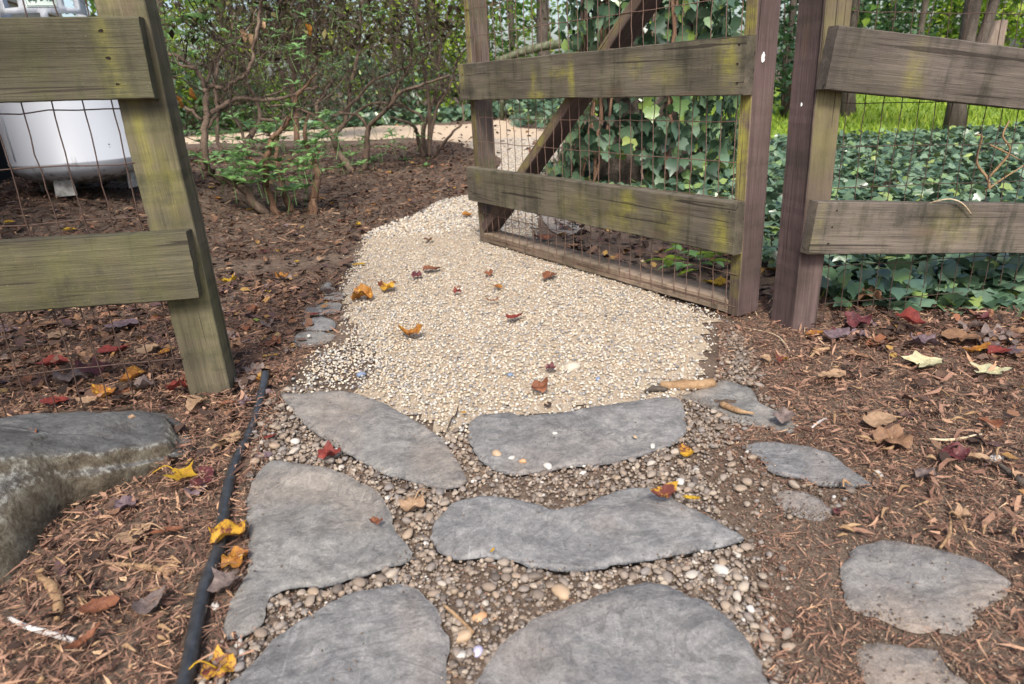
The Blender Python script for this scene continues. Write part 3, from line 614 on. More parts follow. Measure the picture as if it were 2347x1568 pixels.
BOULD = boulder('dark flat topped boulder with pale lichen sides in the left mulch',
  [(-300, 985, .14), (-120, 962, .12), (0, 950, .10), (110, 946, .085), (230, 934, .07), (330, 934, .06), (385, 955, .055), (408, 985, .05), (397, 1012, .055), (320, 1026, .072), (240, 1038, .085), (150, 1044, .105), (60, 1047, .132), (-40, 1055, .16), (-200, 1075, .185), (-330, 1050, .19)],
  [(-330, 1010), (-120, 985), (0, 978), (110, 975), (230, 968), (330, 970), (400, 985), (412, 1015), (404, 1045), (335, 1085), (255, 1120), (160, 1160), (110, 1225), (45, 1320), (-120, 1420), (-330, 1330)], .08, .05)
# ------------------------------------------------------------------ hose
hp = [(613, 874), (603, 903), (590, 935), (571, 985), (549, 1040), (533, 1095), (519, 1150), (508, 1200), (496, 1260), (480, 1312), (467, 1370), (452, 1440), (438, 1490), (420, 1560), (396, 1650), (360, 1760)]
P = np.array([G(x + 5 * math.sin(y / 47), y, .015) for x, y in hp]); P[0, 2] += .02; P[1, 2] += .014; P[2, 2] += .007; P = catmull(P, 6)
V, F = tube(P, .0102, 12, False); V2, F2 = tube(P[::-1], .0083, 10, False)
P0h = P[:, :2].copy()
hose = thing('irrigation_hose', 'black plastic irrigation hose running along the left flagstones', 'hose', (P[0][0], P[0][1], 0))
obj('hose_tube', V, F, M_HOSE, hose, True); obj('hose_bore', V2, F2, M_HOSE, hose, True)
# ------------------------------------------------------------------ pebbles
def sample(poly, n):
    a, b = poly.min(0), poly.max(0); P = rng.uniform(a, b, (n, 2)); return P[inside(P, poly)]
def blocked(P, m=0.0):
    k = np.zeros(len(P), bool)
    for q in FLAGPOLYS:
        a, b = q.min(0) - .01, q.max(0) + .01; bb = (P[:, 0] > a[0]) & (P[:, 0] < b[0]) & (P[:, 1] > a[1]) & (P[:, 1] < b[1])
        if bb.any():
            i = np.where(bb)[0]; ins = inside(P[i], q)
            if m: ins &= dist_poly(P[i], q) > m
            k[i] |= ins
    return k
PV1 = pebble_variants(1, 14, 3); PV2 = pebble_variants(2, 10, 5)
def scatter_pebbles(P, smin, smax, variants, zr=(0, .01), flat=.7):
    n = len(P); s = rng.uniform(0, 1, n) ** 1.5 * (smax - smin) + smin
    S = np.stack([s * rng.uniform(.85, 1.3, n), s * rng.uniform(.75, 1.05, n), s * rng.uniform(.5, .85, n) * flat / .7], 1) / 2
    M = euler_mats(rng.uniform(0, 6.28, n), rng.normal(0, .3, n), rng.normal(0, .3, n))
    z = rng.uniform(zr[0], zr[1], n) + S[:, 2] * .6 + hgt(P[:, 0], P[:, 1]); return scatter(variants, np.column_stack([P, z]), S, M)
def grow(poly, d):
    c = poly.mean(0); v = poly - c; return poly + v / np.linalg.norm(v, axis=1)[:, None] * d
P = sample(PATH, 230000); near = P[P[:, 1] < 3.3]; far = P[P[:, 1] >= 3.3]
near = near[rng.uniform(0, 1, len(near)) < np.clip(1.75 - .36 * near[:, 1], .4, 1)]; edge_ = dist_poly(near, PATH); nz_ = fnoise(near, 7, (1, 5, 2)) + .6 * fnoise(near, 21, (3, 3, 3)); near = near[rng.uniform(0, 1, len(near)) < np.clip(.12 + edge_ / .085 + nz_ * .55, 0.03, 1)]; bald = fnoise(near, 3.1, (8, 8, 8)) + .5 * fnoise(near, 9, (2, 8, 8)); near = near[rng.uniform(0, 1, len(near)) < np.clip(1.15 + bald * 1.1, .45, 1)]; near = near[~blocked(near, .002)]
e = sample(grow(PATH, .05), 30000); e = e[~inside(e, PATH) & (e[:, 1] < 3)]; e = e[~blocked(e) & (rng.uniform(0, 1, len(e)) < .3 * np.exp(-dist_poly(e, PATH) / .02))]
parts = [scatter_pebbles(near, .0036, .0105, PV1, (.001, .0085)), scatter_pebbles(e, .006, .012, PV1, (.0, .006))]
far = far[:26000]; parts.append(scatter_pebbles(far, .009, .017, PV1, (.002, .008)))
V, F = join(parts); g = obj('cream_gravel', V, F, M_CREAM, smooth=True); tag(g, 'small cream and tan gravel covering the garden path', 'gravel', kind='stuff')
# river pebbles in the joints
JOINT_PX = [(585, 1000), (640, 915), (780, 905), (980, 985), (1060, 985), (1250, 955), (1560, 910), (1640, 870), (1645, 790), (1670, 750), (1720, 790), (1760, 860), (1740, 900), (1835, 985), (1700, 1000), (1720, 1050), (1800, 1095), (2010, 1110), (1920, 1190), (1860, 1190), (1780, 1240), (1830, 1330), (1790, 1400), (1830, 1560), (1850, 1700), (470, 1700), (500, 1490), (560, 1330), (555, 1180), (575, 1070)]
JOINT = closed_catmull(poly_w(JOINT_PX), 3)
P = sample(JOINT, 82000)
dn = fnoise(P, 9, (4, 4, 1)); core = np.clip(dist_poly(P, JOINT) / .05, 0, 1)
px_right = (P[:, 0] > .32) & (P[:, 1] < 1.15)
dens = np.clip(.85 + dn * 1.3, .62, 1) * (.3 + .7 * core); dens[px_right] *= .25
bare = np.exp(-(((P[:, 0] - .0) / .1) ** 2 + ((P[:, 1] - .8) / .09) ** 2)); dens *= 1 - .25 * bare
P = P[(rng.uniform(0, 1, len(P)) < dens * .8)]; P = P[~blocked(P, .0)]
sz = np.where(P[:, 1] < 1.1, 1.0, .8)
big = rng.uniform(0, 1, len(P)) < .3
V, F = join([scatter_pebbles(P[big], .006, .014, PV2, (-.003, .006)), scatter_pebbles(P[~big], .003, .009, PV1, (.0, .007))])
g = obj('river_gravel', V, F, M_RIVER, smooth=True); tag(g, 'brown and grey river gravel filling the joints between the flagstones', 'gravel', kind='stuff')
# the larger pebbles that lie on top, one by one
pm = [mk_mesh('pebble', v, f, M_RIVERO, True) for v, f in PV2]
def pebble(x, y, s, label, group, z=0, mat=None):
    o = link('pebble', pm[rng.integers(0, len(pm))] if mat is None else mk_mesh('pebble', *PV2[rng.integers(0, 8)], mat, True)); o.scale = (s * rng.uniform(.55, .72), s * rng.uniform(.42, .52), s * rng.uniform(.28, .4))
    o.rotation_euler = (rng.normal(0, .15), rng.normal(0, .15), rng.uniform(0, 6.28)); o.location = (x, y, z + s * .2 + float(hgt(x, y))); tag(o, label, 'pebble', group)
P = sample(JOINT, 4000); dn = fnoise(P, 9, (4, 4, 1)); P = P[(dn > -.2) & ~blocked(P, 0) & (P[:, 1] < 1.6) & ~((P[:, 0] > .30) & (P[:, 1] < 1.15) & (rng.uniform(0, 1, len(P)) < .75))]
got = []
for p in P:
    if len(got) >= 230: break
    if blocked(p[None] + np.array([[.009, 0], [-.009, 0], [0, .009], [0, -.009]])).any(): continue
    if all((p[0] - q[0]) ** 2 + (p[1] - q[1]) ** 2 > 0.015 ** 2 for q in got):
        got.append(p); pebble(p[0], p[1], rng.uniform(.0105, .019), 'smooth round river pebble lying on top in the joints between flagstones', 'larger pebbles in the flagstone joints', .006)
MW = mat_plain('white_quartz', (.42, .40, .365), .5, .4, 0, .15); MB = mat_plain('blue_slate_chip', (.15, .19, .27), .6, .3, 0, .2); MO = mat_plain('orange_pebble', (.45, .26, .14), .6, .3, 0, .2); MT = mat_plain('tan_pebble', (.33, .24, .16), .6, .3, 0, .2)
for px, py, s, lb, m, z in [
  (2282, 1056, .03, 'white quartz pebble on mulch at the right edge', MW, 0), (2011, 1090, .02, 'white oval pebble at the tip of the slim pointed flagstone', MW, 0), (1712, 1038, .012, 'tiny white pebble on the slim flagstone edge', MW, .01),
  (1650, 1313, .03, 'long white pebble right of the long wavy flagstone', MW, 0), (1285, 1362, .036, 'flat brown pebble with a big round flagstone below it', MT, 0), (1060, 1465, .034, 'brown egg shaped pebble in the bottom joint', MT, 0),
  (1100, 1420, .024, 'dull ochre pebble in the middle of the bottom joint', MO, 0), (1660, 1248, .026, 'pink orange pebble just below the tip of the long wavy flagstone', MO, 0), (1170, 862, .02, 'blue slate chip upright in the cream gravel', MB, .012),
  (828, 866, .026, 'long blue slate chip in cream gravel above the lens flagstone', MB, .01), (1370, 871, .016, 'small blue slate chip near the pale buried slab in gravel', MB, .012), (1310, 850, .05, 'pale flat stone half buried in the cream gravel', mat_plain('pale_flat', (.42, .37, .3), .8, .2), .002),
  (709, 776, .017, 'white disc pebble lying on the lowest edging stone', MW, .02), (712, 799, .017, 'bluish white pebble below the lowest edging stone', MW, 0), (617, 741, .012, 'lone white pebble on the dark mulch left of the path', MW, 0),
  (551, 1506, .022, 'white pebble beside the yellow crumpled leaf at the bottom', MW, 0), (493, 1395, .024, 'pale pebble between the hose and the tail of the ridged flagstone', MW, 0), (1095, 1497, .02, 'lilac grey pebble low in the bottom joint', mat_plain('lilac', (.4, .38, .5), .5, .3), 0),
  (1455, 1003, .01, 'tan chip lying on the broad grey flagstone', MT, .022), (1272, 995, .012, 'pale chip on the middle of the broad grey flagstone', MW, .022), (1173, 1052, .016, 'white pebble on the lower left of the broad flagstone', MW, .02), (1198, 1060, .017, 'orange pebble on the lower left of the broad flagstone', MO, .02), (1255, 1072, .02, 'cream pebble at the lower rim of the broad flagstone', MW, .012), (1495, 1025, .016, 'white pebble at the lower right of the broad flagstone', MW, .018), (1140, 1046, .026, 'brown pebble at the lower left rim of the broad flagstone', MT, .016)]:
    p = G(px, py, z * .55); pebble(p[0], p[1], s * .8, lb, None, z * .55, m)
# ------------------------------------------------------------------ mulch
HOSEP = P0h
def far_hose(P, d): return np.array([True] * len(P)) if len(P) == 0 else np.min(np.linalg.norm(P[:, None, :] - HOSEP[None], axis=2), axis=1) > d
def sliver_variants(k, seed):
    r = np.random.default_rng(seed); out = []
    for _ in range(k):
        b = r.normal(0, .07); t = r.uniform(-.25, .25); V = np.array([(-.5, 0, 0), (t - .2, b * .7 + .5 * .06, .02), (t - .2, b * .7 - .5 * .06, .03), (t + .2, b + .03, .05), (t + .2, b - .03, .02), (.5, 0, r.normal(0, .05)), (t, b, -.06)])
        F = np.array([(0, 2, 1), (1, 2, 4), (1, 4, 3), (3, 4, 5)]); out.append((V, F))
    return out
SV = sliver_variants(12, 4)
def slivers(P, lmin, lmax, wmin, wmax, zmax=.014, pit=.22):
    n = len(P); L = rng.uniform(0, 1, n) ** 2.2 * (lmax - lmin) + lmin; W = rng.uniform(wmin, wmax, n) / .06
    S = np.stack([L, W * rng.uniform(.7, 1.3, n), W * rng.uniform(.5, 1, n)], 1); M = euler_mats(rng.uniform(0, 6.28, n), rng.normal(0, pit, n), rng.normal(0, .5, n))
    return scatter(SV, np.column_stack([P, rng.uniform(.001, zmax, n) + hgt(P[:, 0], P[:, 1])]), S, M)
ML = np.array([(-2.2, .3), (-.42, .3), (-.535, .8), (-.555, 1.05), (-.535, 1.22), (-.56, 1.4), (-.56, 1.56), (-.62, 1.9), (-.62, 2.3), (-2.6, 2.6), (-2.6, 1)])
IVYB0 = np.array([(1.0, 1.9), (1.5, 1.85), (2.5, 1.85), (2.5, 2.2), (1, 2.2)])
MRx = np.array([(.42, 1.95), (.62, 1.72), (.66, 1.45), (.72, 1.2), (.62, 1.0), (.55, .88), (.5, .3), (1.7, .3), (2.6, 1.4), (2.2, 1.8), (.95, 1.9)])
P = rng.uniform((-2.3, .35), (-.3, 2.7), (150000, 2)); P = P[~blocked(P, .0)]; d = np.clip(.5 + .7 * (1.9 - P[:, 1]), .3, 1) * np.clip(1.25 + P[:, 0] * .35, .4, 1); P = P[rng.uniform(0, 1, len(P)) < d]
P = P[~inside(P, PATH)]; ij = inside(P, JOINT) & (dist_poly(P, JOINT) > .02 + .03 * rng.uniform(0, 1, len(P))); P = P[~ij]
nh = (P[:, 0] > -.75) & (P[:, 1] < 1.7); k_ = np.ones(len(P), bool); k_[nh] = far_hose(P[nh], .016) | (rng.uniform(0, 1, nh.sum()) < .3); P = P[k_ & ~inside(P, BOULD)]
V1 = slivers(P, .006, .048, .0007, .0027, .02)
P = rng.uniform((.2, .35), (2.4, 2.0), (110000, 2)); P = P[~blocked(P, .0) & ~inside(P, PATH)]; ij = inside(P, JOINT) & (dist_poly(P, JOINT) > .015 + .03 * rng.uniform(0, 1, len(P))); P = P[~ij]; P = P[~(inside(P, IVYB0))]
soil = np.exp(-(((P[:, 0] - .5) / .13) ** 2 + ((P[:, 1] - .82) / .22) ** 2)); P = P[rng.uniform(0, 1, len(P)) > (.9 * soil)]
V2 = slivers(P, .006, .036, .0007, .0022, .014)
Rim_ = []; Pe = sample(JOINT, 3500); Pe = Pe[~blocked(Pe, .004)]; V3 = slivers(Pe, .006, .022, .0008, .002, .007); Pc = np.vstack([sample(JOINT, 14000), rng.uniform((.3, .4), (.95, 1.35), (15000, 2))]); 
for q_ in FLAGPOLYS:
    Lq = np.linalg.norm(q_.max(0) - q_.min(0)); t_ = sample(grow(q_, .01), int(2600 * min(1, Lq / .3))); t_ = t_[np.exp(-dist_poly(t_, q_) / .012) * np.clip(.5 + 2 * fnoise(t_, 14), 0, 1.2) > rng.uniform(.12, 1, len(t_))]; Rim_.append(t_)
for q_ in FLAGPOLYS: t_ = sample(q_, 90); Rim_.append(t_)
Rm = np.vstack(Rim_); Pc = Pc[~blocked(Pc, .006)]; Pc = np.vstack([Pc, Rm]); zc_ = np.where(np.arange(len(Pc)) >= len(Pc) - len(Rm), 1, 0); Va_, Fa_ = scatter_pebbles(Pc[zc_ == 0], .0015, .005, PV1, (-.001, .003)); Vb_, Fb_ = scatter_pebbles(Rm, .0012, .0042, PV1, (.006, .013)); Vc_, Fc_ = join([(Va_, Fa_), (Vb_, Fb_)]); tag(obj('soil_crumbs', Vc_, Fc_, M_CRUMB), 'crumbs of brown soil between stones and pebbles', 'soil', kind='stuff')
Pf = rng.uniform((.35, .4), (.8, 1.25), (5000, 2)); Pf = Pf[~blocked(Pf, .012)]; V4 = slivers(Pf, .004, .014, .0008, .0022, .006)
Pk = np.vstack([rng.uniform((-1.9, .5), (-.5, 2.5), (6500, 2)), rng.uniform((.5, .5), (1.7, 1.8), (3200, 2))]); Pk = Pk[~blocked(Pk) & ~inside(Pk, BOULD) & ~inside(Pk, PATH)]; Pk = Pk[~inside(Pk, JOINT)]; V5 = slivers(Pk, .01, .06, .002, .0075, .02, .3)
V, F = join([V1, V2, V3, V4, V5]); o = obj('bark_mulch', V, F, M_MULCH); tag(o, 'shredded reddish brown bark mulch on both sides of the flagstones', 'mulch', kind='stuff')
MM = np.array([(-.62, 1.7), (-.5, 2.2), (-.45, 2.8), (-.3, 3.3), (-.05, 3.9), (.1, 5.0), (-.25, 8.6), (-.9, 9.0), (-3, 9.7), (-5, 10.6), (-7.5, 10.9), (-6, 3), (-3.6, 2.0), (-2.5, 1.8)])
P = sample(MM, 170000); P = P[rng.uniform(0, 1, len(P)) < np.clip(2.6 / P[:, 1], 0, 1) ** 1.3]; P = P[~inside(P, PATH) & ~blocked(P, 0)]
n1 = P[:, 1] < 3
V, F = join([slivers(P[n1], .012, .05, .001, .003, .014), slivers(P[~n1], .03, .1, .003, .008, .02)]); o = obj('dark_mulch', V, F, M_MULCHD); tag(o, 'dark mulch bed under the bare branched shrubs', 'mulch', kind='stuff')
# ------------------------------------------------------------------ leaves
def leaf_geo(kind, curl, fold, seed):
    r = np.random.default_rng(seed); n = 26; th = np.linspace(0, 2 * math.pi, n, endpoint=False)
    if kind == 'oval': R = .5 * (1 - .34 * np.sin(th) ** 2 * 1.15) * (1 + .06 * np.cos(3 * th)); tip = np.exp(-(np.minimum(th, 2 * math.pi - th) / .16) ** 2) * .08; R = R + tip
    elif kind == 'long': R = .5 * np.sqrt(1 / (np.cos(th) ** 2 + (np.sin(th) / .36) ** 2))
    elif kind == 'lobed': R = .27 + .2 * np.abs(np.cos(2.5 * th)) ** 1.2 + .04 * np.cos(10 * th) + r.normal(0, .012, n); R[n // 2 - 1:n // 2 + 2] *= .7
    else: R = .43 + .05 * np.cos(4 * th) + r.normal(0, .02, n)
    R = R * (1 + r.normal(0, .025, n)); V = [(0, 0, 0)]; rings = [.4, .75, 1.0]
    for q in rings:
        for t, a in zip(th, R): V.append((math.cos(t) * a * q, math.sin(t) * a * q, 0))
    V = np.array(V); x, y = V[:, 0], V[:, 1]; rad = np.hypot(x, y)
    a1, a2 = r.uniform(0, 6.28, 2)
    z = curl * .9 * (x * math.cos(a1) + y * math.sin(a1)) ** 2 * 2 + fold * np.abs(y) + .25 * curl * np.sin(7 * (x * math.cos(a2) + y * math.sin(a2))) * .3 + r.normal(0, .02 + .02 * abs(curl), len(V)) * (rad > .05)
    if kind == 'crumple': z = z + .22 * np.sin(9 * x + a1) * np.cos(8 * y + a2) * np.clip(rad * 2, 0, 1)
    V[:, 2] = z - z.min(); F = [(0, 1 + i, 1 + (i + 1) % n) for i in range(n)]
    for k in range(2): F += [(1 + k * n + i, 1 + (k + 1) * n + i, 1 + (k + 1) * n + (i + 1) % n, 1 + k * n + (i + 1) % n) for i in range(n)]
    return V, F
def leaf(px, py, size, kind, colr, label, curl=.5, fold=.15, rot=None, z=.01, tilt=(0, 0), group='fallen autumn leaves', stem=0, on=None):
    p = GT(px, py, z) if on is None else np.asarray(on, float); s = size * .92 * axial(p) / FPX; curl = curl * .62; kind = 'oval' if (kind == 'lobed' and curl > .5) else kind
    V, F = leaf_geo(kind, curl, fold, rng.integers(1 << 30)); rot = rng.uniform(0, 6.28) if rot is None else R_(rot)
    M = euler_mats(np.array([rot]), np.array([tilt[0]]), np.array([tilt[1]]))[0]; V = (V * s) @ M.T; V[:, 2] -= np.percentile(V[:, 2], 8)
    o = link('fallen_leaf', mk_mesh('fallen_leaf', V, F, LEAFM[colr], True)); o.location = p; WL[o.name] = p; tag(o, label, 'leaf', group)
    if stem:
        q = np.array([(0, 0, .002), (-.4, .03, .02), (-.75, .08, .012), (-1.0, .05, .004)]) * np.array([s * .9, s * .9, 1]) @ M.T; T, FF = tube(catmull(q, 4), [.0013] * 13, 5, True)
        link('leaf_stalk', mk_mesh('leaf_stalk', T, FF, LEAFM['yellow' if colr in ('yellow', 'yelred') else 'tan'], True), o)
    return o
LV = [
 (1520, 1133, 70, 'oval', 'yelred', 'curled yellow and brown leaf lying on the long wavy flagstone', .9, .3, 20, .03, 0), (1585, 1141, 42, 'long', 'yellow', 'small yellow leaf beside the curled leaf on the long wavy flagstone', .3, .1, -15, .03, 0),
 (945, 1160, 80, 'crumple', 'tan', 'crumpled tan leaf in pebbles left of the long wavy flagstone', .5, .1, None, .015, 1), (862, 1196, 36, 'crumple', 'rust', 'tiny dark rust leaf crumb on the large ridged flagstone', .8, .2, None, .026, 0),
 (755, 1044, 62, 'crumple', 'red', 'crumpled red leaf below the lens shaped flagstone', .8, .2, None, .02, 0), (1572, 1040, 52, 'oval', 'yelred', 'upright yellow leaf with red tip in pebbles below the broad flagstone', .9, .5, 95, .012, 0),
 (415, 1090, 85, 'lobed', 'yellow', 'bright yellow lobed leaf next to the boulder and hose', .5, .15, None, .02, 1), (462, 1097, 92, 'oval', 'maroon', 'dark red leaf under the bright yellow lobed leaf', .4, .1, None, .012, 0), (450, 1125, 52, 'crumple', 'purple', 'purple curled leaf scrap below the dark red leaf by the hose', .6, .1, None, .01, 0),
 (525, 1225, 108, 'crumple', 'yelred', 'large orange and dark red mottled leaf draped over the hose', .45, .1, None, .024, 0), (540, 1285, 78, 'crumple', 'orange', 'orange brown leaf under the mottled leaf on the hose', .5, .1, None, .016, 0), (520, 1335, 95, 'lobed', 'grey', 'grey brown dry leaf over the hose by the flagstone tail', .6, .2, None, .022, 0),
 (500, 1535, 90, 'crumple', 'yelred', 'yellow orange crumpled leaf at the bottom beside the hose', .5, .1, None, .012, 1),
 (225, 1392, 85, 'oval', 'rust', 'rust brown leaf on the bottom left mulch', .5, .2, 15, .02, 0), (195, 1470, 92, 'long', 'rust', 'shiny copper leaf folded upright near the white twig', .9, .5, 60, .02, 0), (345, 1385, 92, 'oval', 'grey', 'pale grey folded leaf on the bottom left mulch', .8, .35, 75, .02, 0), (380, 1218, 80, 'long', 'rust', 'red brown narrow leaf between boulder and hose', .5, .2, 15, .02, 1), (290, 1160, 62, 'crumple', 'purple', 'grey purple curled leaf at the foot of the boulder', .7, .2, None, .014, 0), (310, 1225, 90, 'oval', 'tan', 'tan leaf under bark strands left of the hose', .4, .1, None, .012, 0),
 (258, 803, 72, 'oval', 'red', 'red oval leaf under the wire mesh left of the fence post', .35, .1, 20, .02, 0), (118, 832, 76, 'oval', 'red', 'red curled leaf under the lower left rail', .6, .2, 0, .02, 0), (340, 803, 62, 'oval', 'tan', 'cream tan leaf next to the red oval leaf', .5, .2, None, .02, 0), (375, 808, 40, 'oval', 'orange', 'small orange round leaf beside the post foot', .4, .1, None, .02, 0), (240, 905, 62, 'lobed', 'orange', 'orange brown leaf standing up behind the boulder', 1.0, .4, None, .02, 0), (200, 918, 52, 'oval', 'tan', 'small tan leaf on mulch just behind the boulder', .4, .1, None, .02, 0),
 (128, 921, 62, 'oval', 'red', 'dark red leaf lying left behind the boulder', .4, .2, None, .02, 0), (405, 888, 62, 'crumple', 'red', 'crumpled red leaf at the foot of the left post', .8, .2, None, .03, 0), (220, 850, 86, 'crumple', 'maroon', 'maroon crumpled leaf heap under the lower left rail', .6, .1, None, .02, 0), (130, 770, 62, 'oval', 'tan', 'pale tan leaf below the lower left rail near the edge', .3, .1, None, .02, 0), (105, 745, 62, 'oval', 'brown', 'brown leaf behind the wire at the far left', .3, .1, None, .02, 0), (165, 872, 92, 'crumple', 'grey', 'wrinkled grey brown leaf between red leaves and boulder', .5, .1, None, .02, 0), (305, 865, 72, 'oval', 'orange', 'folded amber leaf left of the post foot', .9, .3, None, .02, 0), (450, 925, 68, 'oval', 'tan', 'tan curled leaf in front of the left post', .8, .3, None, .02, 0), (330, 885, 72, 'crumple', 'grey', 'grey dry leaf left of the post beside the amber leaf', .5, .1, None, .02, 0), (285, 745, 82, 'oval', 'purple', 'broad purplish brown leaf just under the lower left rail', .3, .1, None, .02, 0),
 (600, 872, 46, 'oval', 'orange', 'orange leaf tucked under the hose end', .5, .2, None, .006, 0), (565, 878, 62, 'crumple', 'grey', 'grey leaf wedged between post and hose end', .6, .2, None, .012, 0), (617, 817, 42, 'long', 'yellow', 'yellow leaf at the mulch rim above the hose end', .5, .2, 5, .012, 0), (525, 645, 46, 'crumple', 'yellow', 'bright lemon yellow crumpled leaf on the left mulch', .6, .2, None, .014, 0), (515, 619, 44, 'long', 'tan', 'cream tan leaf above the lemon yellow leaf', .6, .2, 10, .012, 0), (648, 636, 34, 'crumple', 'orange', 'curled brown orange leaf on mulch left of the path edge', .9, .3, None, .012, 0), (735, 594, 32, 'oval', 'tan', 'pale tan leaf at the upper left gravel rim', .5, .2, None, .012, 0), (822, 606, 34, 'long', 'yellow', 'yellow green leaf on the gravel rim near the top', .3, .1, 0, .012, 0), (605, 577, 34, 'long', 'maroon', 'small purple red leaf on the left mulch', .4, .1, 5, .012, 0),
 (830, 682, 60, 'crumple', 'orange', 'brown and orange curled leaf on gravel near the edging stones', 1.0, .3, None, .02, 0), (887, 660, 50, 'crumple', 'yelred', 'olive yellow curled leaf on the upper left gravel', 1.0, .3, None, .02, 0), (942, 766, 64, 'lobed', 'orange', 'curled amber leaf in the middle left of the gravel', 1.1, .4, 150, .02, 0), (988, 617, 46, 'oval', 'rust', 'red brown leaf on the gravel high in the middle', .5, .2, None, .02, 0), (955, 632, 28, 'crumple', 'maroon', 'tiny dark red scrap left of the red brown gravel leaf', .6, .2, None, .02, 0), (1178, 728, 46, 'oval', 'red', 'red leaf alone in the middle of the gravel', .7, .3, 30, .02, 0), (1128, 689, 34, 'long', 'rust', 'thin brown leaf on gravel above the red leaf', .7, .2, 0, .02, 0), (1260, 632, 50, 'oval', 'rust', 'brown leaf with stalk on gravel below the bottom bar of the gate', .6, .2, None, .02, 1), (1237, 890, 52, 'crumple', 'rust', 'folded rust leaf just above the broad flagstone', 1.0, .3, None, .02, 0), (1262, 845, 28, 'crumple', 'maroon', 'tiny dark red leaf scrap near the pale half buried stone', .8, .2, None, .018, 0), (1120, 628, 26, 'crumple', 'rust', 'small brown leaf scrap high on the gravel by the gate', .8, .2, None, .018, 0), (1140, 657, 28, 'oval', 'orange', 'small golden leaf on gravel left of the gate bottom', .6, .2, None, .018, 0), (1047, 669, 24, 'crumple', 'red', 'tiny pinkish scrap in the gravel centre', .6, .2, None, .018, 0), (982, 551, 26, 'crumple', 'brown', 'small brown leaf at the top of the gravel path', .6, .2, None, .018, 0), (1070, 493, 34, 'oval', 'orange', 'orange brown leaf on gravel beside the far gate end', .5, .2, None, .018, 0),
 (1245, 547, 50, 'oval', 'rust', 'dark rust leaf on gravel seen under the lower gate rail', .7, .3, None, .016, 0), (1203, 550, 28, 'oval', 'red', 'little red leaf beside the rust leaf behind the gate', .5, .2, None, .016, 0), (1640, 652, 60, 'oval', 'yellow', 'golden leaf behind the gate bottom near the hinge side', .8, .3, None, .016, 0), (1668, 655, 34, 'crumple', 'tan', 'tan leaf curl against the hinge upright', .9, .3, None, .016, 0),
 (2120, 832, 108, 'lobed', 'cream', 'pale cream lobed leaf with tawny spot on the right mulch', .35, .12, 15, .02, 0), (2265, 850, 92, 'lobed', 'cream', 'torn pale cream leaf near the right edge', .4, .12, -20, .02, 0), (1905, 862, 72, 'oval', 'tan', 'tan pink leaf with a dark hole in the right mulch', .4, .15, 15, .016, 0), (2015, 965, 92, 'oval', 'tan', 'large tan orange leaf in the middle of the right mulch', .35, .12, 30, .02, 0), (2045, 1012, 92, 'crumple', 'brown', 'brown leaf touching the large tan orange leaf from below', .4, .12, None, .016, 0), (1965, 738, 72, 'crumple', 'maroon', 'dark maroon wrinkled leaf at the ivy edge', .7, .2, None, .03, 0), (2085, 735, 84, 'lobed', 'red', 'bright crimson crumpled leaf at the ivy edge', .9, .3, None, .035, 0), (1995, 684, 62, 'crumple', 'brown', 'brown curled leaf below the ivy left of the crimson leaf', .9, .3, None, .04, 0), (1915, 768, 72, 'oval', 'purple', 'pale purple leaf right of the post foot', .5, .2, 20, .02, 0), (1865, 765, 62, 'long', 'orange', 'dry orange leaf touching the right post foot', .5, .2, 20, .016, 0), (2115, 785, 72, 'crumple', 'purple', 'blackish purple leaf under the crimson leaf', .6, .2, None, .02, 0), (2200, 775, 92, 'oval', 'brown', 'wide brown dry leaf below the large glossy ivy leaves', .5, .2, None, .02, 0), (2290, 805, 62, 'oval', 'red', 'muted red leaf above the torn cream leaf', .5, .2, None, .02, 0), (2235, 803, 80, 'long', 'orange', 'long orange brown leaf strip near the right edge', .6, .2, 10, .018, 0), (1790, 826, 34, 'crumple', 'yelred', 'small yellow and brown leaf on mulch right of the gate', .9, .3, None, .015, 0), (1755, 822, 38, 'oval', 'tan', 'small pinkish leaf next to the small yellow brown leaf', .4, .2, None, .015, 0), (1795, 958, 62, 'crumple', 'grey', 'blackish wet leaf on the pale weathered flagstone', .4, .1, None, .018, 0), (2265, 970, 52, 'oval', 'rust', 'curled orange brown leaf at the right edge of mulch', .9, .3, None, .016, 0), (2185, 1045, 72, 'crumple', 'maroon', 'dark crumpled leaf in the right mulch', .7, .2, None, .016, 0), (2235, 1050, 52, 'oval', 'tan', 'tan leaf curl beside the white quartz pebble', .7, .3, None, .016, 0), (2120, 1090, 62, 'crumple', 'grey', 'grey leaf low in the right mulch', .5, .2, None, .014, 0), (2205, 1180, 42, 'crumple', 'tan', 'small tan leaf scrap above the dusty flagstone', .7, .3, None, .014, 0), (1917, 1173, 26, 'oval', 'maroon', 'tiny dark red leaf near the small faint flagstone', .3, .1, None, .012, 0), (1295, 310 - 190 + 330, 1, 'oval', 'tan', '', .3, .1, None, .012, 0),
 (1128, 1262, 20, 'long', 'yellow', 'tiny yellow green leaf on the lower rim of the long wavy flagstone', .5, .2, 60, .026, 0), (303, 957, 24, 'oval', 'tan', 'tiny tan leaf lying on the boulder top', .5, .2, None, .09, 0), (58, 1002, 60, 'crumple', 'rust', 'rusty leaf scrap on the dark boulder top', .3, .1, None, .092, 0), (725, 720, 34, 'long', 'red', 'red leaf pair on the edging stone of the gravel path', .6, .2, 10, .024, 0), (620, 1000, 34, 'long', 'red', 'small red leaf in pebbles right of the hose', .4, .1, 20, .012, 0), (600, 1045, 46, 'oval', 'purple', 'flat purple leaf between hose and ridged flagstone', .2, .05, 15, .012, 0), (535, 1010, 60, 'long', 'tan', 'long tan bark like leaf left of the hose', .6, .3, 30, .014, 0)]
for L in LV:
    if not L[5]: continue
    leaf(L[0], L[1], L[2], L[3], L[4], L[5], L[6], L[7], L[8], L[9], stem=L[10])
